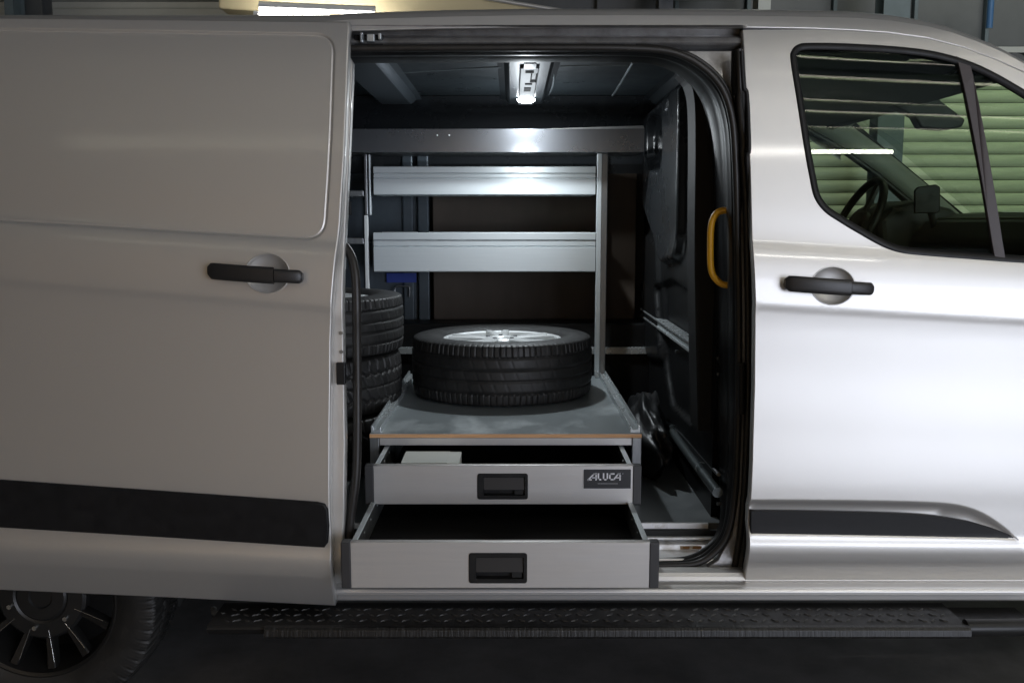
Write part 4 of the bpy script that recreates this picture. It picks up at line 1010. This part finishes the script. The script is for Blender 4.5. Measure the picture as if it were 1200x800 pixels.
for k in range(13):  # boards added under the ceiling fill to leave thin streaks in reflections
    yy = -5.9 + k * .42 + pr.uniform(-.05, .05); hw_ = pr.choice((.12, .15, .17, .185))
    structure(MB().box(1.2, 10, yy - hw_, yy + hw_, 4.31, 4.37, Matrix.Rotation(R(pr.uniform(-1.2, 1.2)), 4, 'Z')).build('light_mask_board', 'column'))
for k, xx in enumerate((-6.2, -3.6, -1.0, 1.4)):  # pilasters, rail, gate and bench: added out of view for the door reflections
    structure(MB().box(xx - .12, xx + .12, -7.5, -7.28, 0, 4.6).build('reflection_pilaster', 'column'))
structure(MB().box(-9, 1.5, -7.5, -7.46, .95, 1.02).build('reflection_rail', 'clad'))
structure(MB().box(-5.9, -3.9, -7.5, -7.45, 0.02, 2.3).build('reflection_gate', 'clad'))
structure(MB().box(-3.2, -1.6, -7.5, -6.9, 0.02, .95).build('reflection_bench', 'beam'))
# roller shutter
rs = tag(empty('roller_shutter', (4.2, HY, 0)), 'cream roller shutter seen through the van cab windows', 'roller shutter')
prof = [(0, 0), (-.012, .006), (-.022, .03), (-.024, .05), (-.018, .078), (-.004, .090), (0, .094)]
pm = bpy.data.meshes.new('slat')
sm_ = MB().loft([(y, z) for y, z in prof], [-2.0, 4.4], True)
first = None
for k in range(26):
    if first is None: first = sm_.build('slat', 'slat', rs); o = first
    else: o = first.copy(); C.objects.link(o); o.parent = rs
    o.location = (0, 0, .05 + k * .098)
MB().box(-2.1, 4.5, -.02, .05, 2.58, 2.72).build('shutter_box', 'clad', rs)
MB().box(-2.1, 4.5, .03, .05, 0.05, 2.58).build('shutter_backing', 'dark', rs)
# upper wall glazing and cladding above
up = tag(empty('dark_glazing', (4, HY, 3.1)), 'dark glazed wall band above the shutter at top right', 'window')
x = P(700, 10, HY)[0]
k = 0
while x < 9.5:
    wdt = (.62, .55, .66)[k % 3]; MB().box(x - 4, x + wdt - .03 - 4, .03 , .06, -.37, 1.4).build('glazing_panel', 'darkclad', up, .004); MB().box(x + wdt - .03 - 4, x + wdt - 4, -.02, .06, -.37, 1.4).build('glazing_bar', 'column', up, .004); x += wdt; k += 1
gc = tag(empty('cladding', (-4, HY, 2.4)), 'pale corrugated wall cladding at top left behind the van', 'wall cladding')
f2 = None
for k in range(16):
    if f2 is None: f2 = MB().loft([(0, 0), (-.03, .02), (-.03, .07), (0, .09), (0, .13)], [-4.8, 3.3]).build('cladding_rib', 'clad', gc); o = f2
    else: o = f2.copy(); C.objects.link(o); o.parent = gc
    o.location = (0, 0, k * .131)
def column(u, wpx, Y, m, label, z1=4.5, cat='column'):
    x = P(u, 20, Y)[0]; h = wpx / F_PX * (Y + DIST) / 2
    c_ = MB(); c_.box(x - h, x + h, Y - .012, Y, 0, z1); c_.box(x - h, x + h, Y + .14, Y + .152, 0, z1); c_.box(x - .006, x + .006, Y, Y + .14, 0, z1)
    return tag(c_.build('steel_column', m), label, cat, 'steel columns of the hall')
column(12, 10, 4.4, 'column', 'slate steel column at the far left edge above the sliding door')
column(40, 20, 4.6, 'darkclad', 'dark steel column second from the left edge')
column(1050, 30, 4.4, 'column', 'dark steel column seen through the windscreen')
column(780, 16, 4.5, 'darkclad', 'dark column above the opening just left of the front door')
column(895, 14, 4.5, 'clad', 'pale grey column above the front door')
pp = P(1160, 20, 4.3); tag(MB().tube([(pp[0], 4.3, 2.72), (pp[0], 4.3, 4.5)], .022, 12).build('blue_pipe', 'bluepipe'), 'blue vertical pipe above the van roof at top right', 'pipe')
pb_ = P(872, 20, 4.2)
tag(MB().box(P(790, 0, 4.2)[0], pb_[0], 4.2, 4.5, 2.95, 3.5).build('wall_cabinet', 'clad', None, .01), 'grey wall cabinet behind the van roof above the opening', 'cabinet')
# cream soffit
so = tag(empty('soffit', (-1, 3.4, 2.9)), 'cream boarded soffit hanging behind the van roof', 'soffit')
poly = [P(u, v, 3.4) for u, v in ((256, -60), (256, 10), (310, 13.5), (420, 20), (560, 30), (760, 30), (692, 17.5), (640, 9.5), (574, 0), (300, -60))]
MB().prism([Vector(p) - Vector(so.location) for p in poly], (0, .5, 0)).build('soffit_board', 'beam', so, .01)
a, b = Vector(P(566, -2, 3.385)) - Vector(so.location), Vector(P(700, 19.5, 3.385)) - Vector(so.location)
MB().tube([a, b], .012, 6).build('soffit_edge', 'alu', so)
# fluorescent tubes
def tube_light(a, b, label, r=.014):
    a, b = Vector(a), Vector(b); c = (a + b) / 2; t_ = tag(empty('tube_light', c), label, 'tube light', 'fluorescent tube lights of the hall')
    MB().tube([a - c, b - c], r, 12).build('tube', 'lamp', t_)
    d = (b - a).normalized()
    MB().tube([a - c - d * .03, a - c], r * 1.3, 12).build('tube_cap', 'white', t_); MB().tube([b - c, b - c + d * .03], r * 1.3, 12).build('tube_cap', 'white', t_)
    MB().tube([a - c + Vector((0, 0, .05)), b - c + Vector((0, 0, .05))], r * 1.6, 4).build('tube_fitting', 'white', t_)
tube_light(P(304, 17.5, 3.2), P(440, 23, 3.2), 'lit fluorescent tube above the sliding door at the van roof edge', .016)
TUBE = ((1.55, -4.15, 3.75), (3.05, -4.15, 3.86))
tube_light(*TUBE, 'lit fluorescent tube mirrored in the front door and its window', .03)
